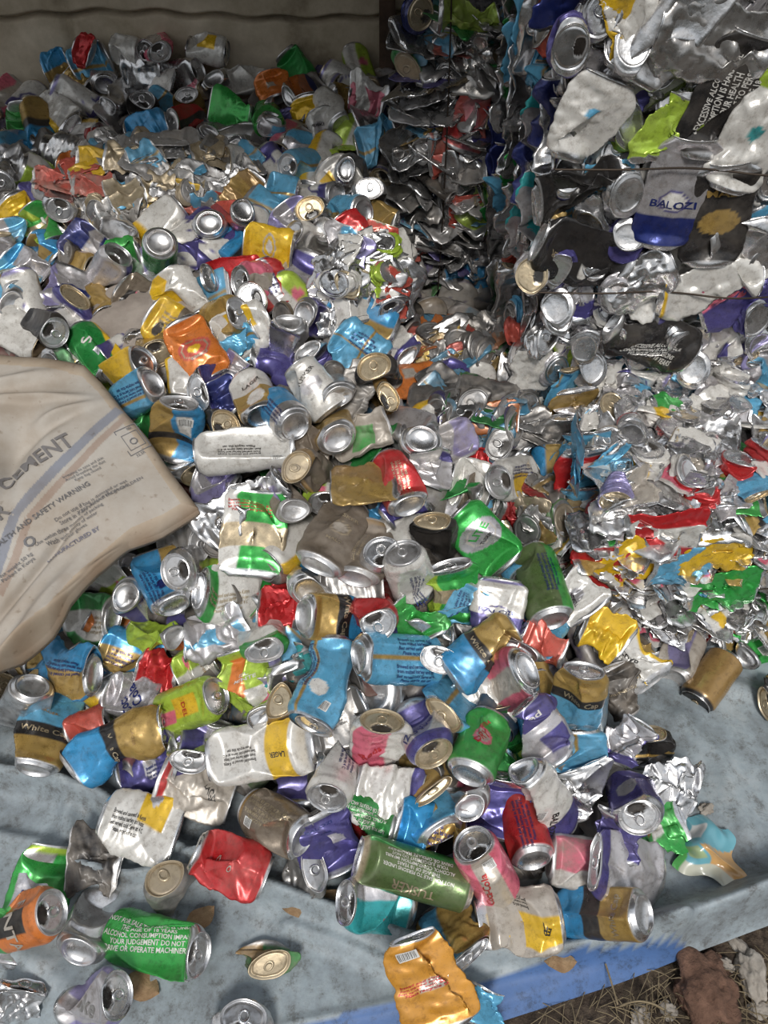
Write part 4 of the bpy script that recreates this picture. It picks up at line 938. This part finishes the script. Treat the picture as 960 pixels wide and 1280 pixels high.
for j in range(NVV):
    v = j/(NVV-1)
    for i in range(NU):
        t = i/(NU-1); A = edge(top, t); B = edge(bot, t); q = A*(1-v)+B*v
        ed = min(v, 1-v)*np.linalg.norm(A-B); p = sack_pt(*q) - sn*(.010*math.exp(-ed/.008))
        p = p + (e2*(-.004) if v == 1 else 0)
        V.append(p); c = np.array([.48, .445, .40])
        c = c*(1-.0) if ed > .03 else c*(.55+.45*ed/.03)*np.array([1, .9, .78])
        # brown mud towards the lower edge
        k = math.exp(-((1-v)*np.linalg.norm(A-B)/.045))*(.6+.4*math.sin(t*40)); c = c*(1-.45*k)+np.array([.25, .15, .08])*.45*k
        for a0, b0, w, sc in stripe+st2:
            ab = b0-a0; s = ((q-a0)@ab)/(ab@ab)
            if 0 <= s <= 1 and np.linalg.norm(q-a0-ab*s) < w: c = np.array(sc)
        col.append((*c, 0))
Vn = list(V); fs = grid_faces(NVV, NU, False)
# underside, folded back
n0 = len(Vn); under = [np.array(p)-sn*.012 for p in V]; Vn += under; fs += [tuple(k+n0 for k in q[::-1]) for q in grid_faces(NVV, NU, False)]; col += [(.4, .33, .26, 0)]*len(under)
def loop_idx(): return [i for i in range(NU)]+[j*NU+NU-1 for j in range(1, NVV)]+[(NVV-1)*NU+i for i in range(NU-2, -1, -1)]+[j*NU for j in range(NVV-2, 0, -1)]
li = loop_idx()
for k in range(len(li)): a, b2 = li[k], li[(k+1) % len(li)]; fs.append((a, a+n0, b2+n0, b2))
nb = len(Vn)
def sack_text(s, px, py, size, c, rot=0, bold=.0, cell=.012, nx=1.0):
    global nb
    V0, f0 = text_mesh(s, bold); V0, f0 = cut(V0*size*np.array([nx, 1]), f0, cell); o2 = onsack(px, py); a = math.radians(rot)
    for x, y in V0: Vn.append(sack_pt(o2[0]+x*math.cos(a)-y*math.sin(a), o2[1]+x*math.sin(a)+y*math.cos(a), .003)); col.append((*c, 0))
    fs.extend(tuple(k+nb for k in q) for q in f0); nb = len(Vn)
g1 = (.20, .19, .19); g2 = (.17, .17, .18)
sack_text('CEMENT', 47, 583, .042, g1, 3, .022, .005, .80); sack_text('POWER', -32, 668, .042, g1, 6, .022, .005, .80)
sack_text('HEALTH AND SAFETY WARNING', 54, 650, .0118, g2, 6, .012); sack_text('Irritating to eyes and skin\nAvoid breathing the dust\nKeep bag closed', 110, 596, .0068, g2, 2)
sack_text('Do not use if bag is damaged or wet\nStore in a dry place off the ground', 118, 632, .0085, g2, 3); sack_text('Use within three months of packing\nWash with plenty of water\nWear gloves', 92, 664, .008, g2, 2)
sack_text('KEEP AWAY FROM CHILDREN', 140, 622, .0085, g2, 2); sack_text('MANUFACTURED BY', 92, 682, .0095, (.22, .22, .28), 0, .02); sack_text('Net weight 50 kg\nPacked in Kenya', 22, 712, .0085, g2, 8); sack_text('O', 40, 682, .022, g2, 0, .03)
# framed emblem near the pointed corner
ctr = onsack(167, 553)
def sq(cx, cy, w, hh, th):
    global nb
    for x0, y0, x1, y1 in ((-w, -hh, w, -hh+th), (-w, hh-th, w, hh), (-w, -hh, -w+th, hh), (w-th, -hh, w, hh)):
        for x, y in ((x0, y0), (x1, y0), (x1, y1), (x0, y1)): Vn.append(sack_pt(cx+x, cy+y, .0012)); col.append((*g2, 0))
        fs.append((nb, nb+1, nb+2, nb+3)); nb += 4
sq(ctr[0], ctr[1], .019, .027, .0015); sq(ctr[0], ctr[1]-.003, .014, .016, .0012); sack_text('II', 163, 541, .012, g2, 90); sack_text('O', 169, 557, .018, g2, 0); sack_text('32.5R', 177, 571, .007, g2, 0)
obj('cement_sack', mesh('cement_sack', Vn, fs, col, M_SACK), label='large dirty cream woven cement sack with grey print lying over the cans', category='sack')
# grey bag under the cans above the sack
M_BAG = soil_like('grey_bag', [(.3, (.20, .165, .14)), (.6, (.36, .31, .27))], 9, .8, .4)[0]
def bag_pt(i, j):
    a = i/44*2-1; b_ = j/34*2-1; px = 168+a*88; py = 408+b_*52-a*16; r2 = min(1, a*a+b_*b_)
    d = hit(168, 408)-.006; p = at(px, py, hit(px, py)+.03); return p + np.array([0, -.006, .012])*1.0 + np.array([0, 0, .035])*(1-r2)**.7 - np.array([0, 0, .07])*max(0, a*a+b_*b_-.85) + np.array([0, 0, .0022])*nz(a*2, b_*1.2+a, 3, 10)
obj('grey_bag', mesh('grey_bag', [bag_pt(i, j) for j in range(35) for i in range(45)], grid_faces(35, 45, False), None, M_BAG), label='crumpled grey brown bag lying under the cans above the cement sack', category='bag')
# snack wrapper
M_WR, nt, b = mat('printed_wrapper'); a = N(nt, 'ShaderNodeAttribute', attribute_name='paint'); nt.links.new(a.outputs['Color'], b.inputs['Base Color']); b.inputs['Roughness'].default_value = .28; b.inputs['Coat Weight'].default_value = .5
V = []; col = []
for j in range(40):
    for i in range(40):
        a, b_ = i/39, j/39; px = 846+a*(64+26*b_)+6*math.sin(b_*11); py = 1012+b_*(70+14*a)+a*22+5*math.sin(a*9); q = gpt(px, py, .02+.022*math.sin(a*PI)*math.sin(b_*PI)+.006*nz(a, b_, 5, 9)); V.append(q)
        c = (.16, .42, .50)
        if b_ > .62-.3*a and a > .45: c = (.62, .36, .14)
        if .15 < b_ < .38 and .2 < a < .48: c = (.7, .7, .68)
        if b_ > .8: c = (.55, .55, .45)
        if a < .1: c = (.1, .4, .1)
        if .5 < b_ < .7 and .12 < a < .4: c = (.35, .45, .25)
        col.append((*c, 0))
obj('snack_wrapper', mesh('snack_wrapper', V, grid_faces(40, 40, False), col, M_WR), label='blue and orange plastic snack wrapper lying on the tarpaulin', category='wrapper')
# stones, clods, leaves, straw
def rock(name, c, r, m, label, cat, seed, flat=.6, sq_=1.0):
    bm = bmesh.new(); bmesh.ops.create_icosphere(bm, subdivisions=5, radius=1); g = np.random.RandomState(seed); ws = [(g.normal(size=3)*g.uniform(1, 4.5), g.uniform(0, 6)) for _ in range(14)]
    for v in bm.verts:
        p = np.array(v.co); k = 1+sum(.05*math.sin(w@p+ph) for w, ph in ws) + .22*noise.fractal(Vector(p*2.2)+Vector((seed, 0, 0)), .9, 2.2, 5); v.co = Vector((p[0]*r[0]*k, p[1]*r[1]*k, p[2]*r[2]*k))
    me = bpy.data.meshes.new(name); bm.to_mesh(me); bm.free(); me.materials.append(m); me.polygons.foreach_set('use_smooth', [True]*len(me.polygons))
    o = obj(name, me, label=label, category=cat); o.location = c; o.rotation_euler[2] = seed; return o
M_ROCK = soil_like('pale_stone', [(.3, (.22, .19, .16)), (.7, (.42, .38, .33))], 30, .9, .5)[0]
M_CLOD = soil_like('red_brown_clod', [(.3, (.07, .035, .022)), (.7, (.22, .12, .08))], 50, .95, 1)[0]
M_LEAF = soil_like('dry_leaf', [(.3, (.20, .11, .05)), (.7, (.40, .27, .15))], 40, .8)[0]
g0 = gpt(940, 1222, -.02); rock('stone', g0, (.017, .032, .02), M_ROCK, 'pale oblong stone on the soil below the tarpaulin corner', 'stone', 0, sq_=.8)
g0 = gpt(885, 1240, -.02); rock('earth_clod', g0, (.046, .044, .03), M_CLOD, 'rough reddish brown clod of earth next to the pale stone', 'clod', 3)
g0 = gpt(882, 1012, .012); rock('stone', g0, (.012, .014, .01), M_ROCK, 'small pinkish pebble lying beside the snack wrapper', 'stone', 5)
for i, (x, y) in enumerate([(905, 1205), (835, 1262), (950, 1262), (800, 1272), (925, 1185)]):
    rock('stone', gpt(x, y, -.025), (.010+.003*i, .012, .009), M_ROCK, ['tiny grey pebble just under the raised tarpaulin corner', 'tiny grey pebble beside the reddish clod toward the hem', 'tiny grey pebble below the pale oblong stone', 'broad grey pebble at the very bottom among the straw', 'broadest grey pebble between tarpaulin edge and pale stone'][i], 'stone', 20+i)
def leaf(px, py, s, label, seed, z=.012):
    q = gpt(px, py, z); V = []
    for j in range(9):
        for i in range(7):
            a = i/6*2-1; b_ = j/8; w = math.sin(b_*PI)**.7*.4; V.append((a*w*s, (b_-.5)*s*1.3, .006*a*a+.004*math.sin(b_*9+seed)+.15*s*math.cos(a*2)))
    o = obj('dry_leaf', mesh('dry_leaf', V, grid_faces(9, 7, False), None, M_LEAF), label=label, category='leaf'); o.location = q; o.rotation_euler = (0, 0, seed)
leaf(178, 1233, .045, 'brown dry leaf under the shiny green lettered can', 1.2); leaf(250, 1150, .04, 'brown dry leaf tucked above the shiny green can', 2.3, .02); leaf(700, 1203, .035, 'brown dry leaf lying on the blue hem', 1.5, .02); leaf(365, 1122, .05, 'dark brown leaf litter beneath the red crumpled can', .4, .02); leaf(410, 1130, .05, 'dark brown leaf litter beside the teal can', 2.0, .02)
# straw
M_STRAW = soil_like('dry_straw', [(.3, (.14, .105, .06)), (.7, (.32, .25, .15))], 30, .8)[0]
V = []; fs = []; r = random.Random(8)
for k in range(330):
    px = r.uniform(560, 990); py = r.uniform(1190, 1300); q = gpt(px, py, -.028); 
    if q[1] > np.interp(q[0], ex, ey)-.004: continue
    a = r.uniform(0, PI); ln = r.uniform(.015, .06); dx, dy = math.cos(a)*ln, math.sin(a)*ln; w = .0007; n0 = len(V); hz = r.uniform(.002, .014)
    for t in (0, .33, .66, 1): 
        c = q + np.array([dx*(t-.5), dy*(t-.5), hz*math.sin(t*PI)+.006+hz*t*.6])
        V += [c+np.array([-math.sin(a)*w, math.cos(a)*w, 0]), c+np.array([math.sin(a)*w, -math.cos(a)*w, 0]), c+np.array([0, 0, w*1.5])]
    for s in range(3):
        for i in range(3): fs.append((n0+s*3+i, n0+s*3+(i+1) % 3, n0+s*3+3+(i+1) % 3, n0+s*3+3+i))
obj('dry_grass', mesh('dry_grass', V, fs, None, M_STRAW), kind='stuff', label='dry grass stems littering the soil below the tarpaulin hem', category='grass')
for lab, pts in (('long dry stem arching over the blue hem onto the soil', [(757, 1205), (765, 1235), (772, 1256)]), ('thin curved dry stem lying on soil below the hem', [(775, 1258), (800, 1245), (830, 1262)])):
    tube('straw_stalk', [gpt(x, y, .006) + np.array([0, 0, .006*math.sin(k*1.5)]) for k, (x, y) in enumerate(pts)], .0014, M_STRAW, label=lab, category='stem')
# ------------------------------------------------------------------ light
w = bpy.data.worlds.new('sky'); bpy.context.scene.world = w; w.use_nodes = True; nt = w.node_tree; L = nt.links; bg = nt.nodes['Background']
tc = N(nt, 'ShaderNodeTexCoord'); sx = N(nt, 'ShaderNodeSeparateXYZ'); L.new(tc.outputs['Generated'], sx.inputs[0]); n1 = N(nt, 'ShaderNodeTexNoise', Scale=2.2, Detail=4.); L.new(tc.outputs['Generated'], n1.inputs['Vector'])
ad = N(nt, 'ShaderNodeMath', operation='MULTIPLY_ADD'); L.new(n1.outputs['Fac'], ad.inputs[0]); ad.inputs[1].default_value = .35; L.new(sx.outputs['Z'], ad.inputs[2])
r1 = ramp(nt, ad.outputs[0], [(.12, (.05, .05, .045)), (.26, (.20, .21, .20)), (.42, (.85, .92, 1.0)), (.75, (1, 1, 1)), (1, (.80, .88, 1.0))]); L.new(r1.outputs[0], bg.inputs['Color']); bg.inputs['Strength'].default_value = .72
def sun(e, rot, ang, c):
    l = bpy.data.lights.new('sun', 'SUN'); l.energy = e; l.angle = math.radians(ang); l.color = c; o = bpy.data.objects.new('sun', l); C.objects.link(o); o.rotation_euler = rot
sun(2.5, (math.radians(38), math.radians(-8), math.radians(12)), 14, (1, .97, .92))
vs = bpy.context.scene.view_settings; vs.view_transform = 'Standard'; vs.look = 'None'; vs.exposure = -.08
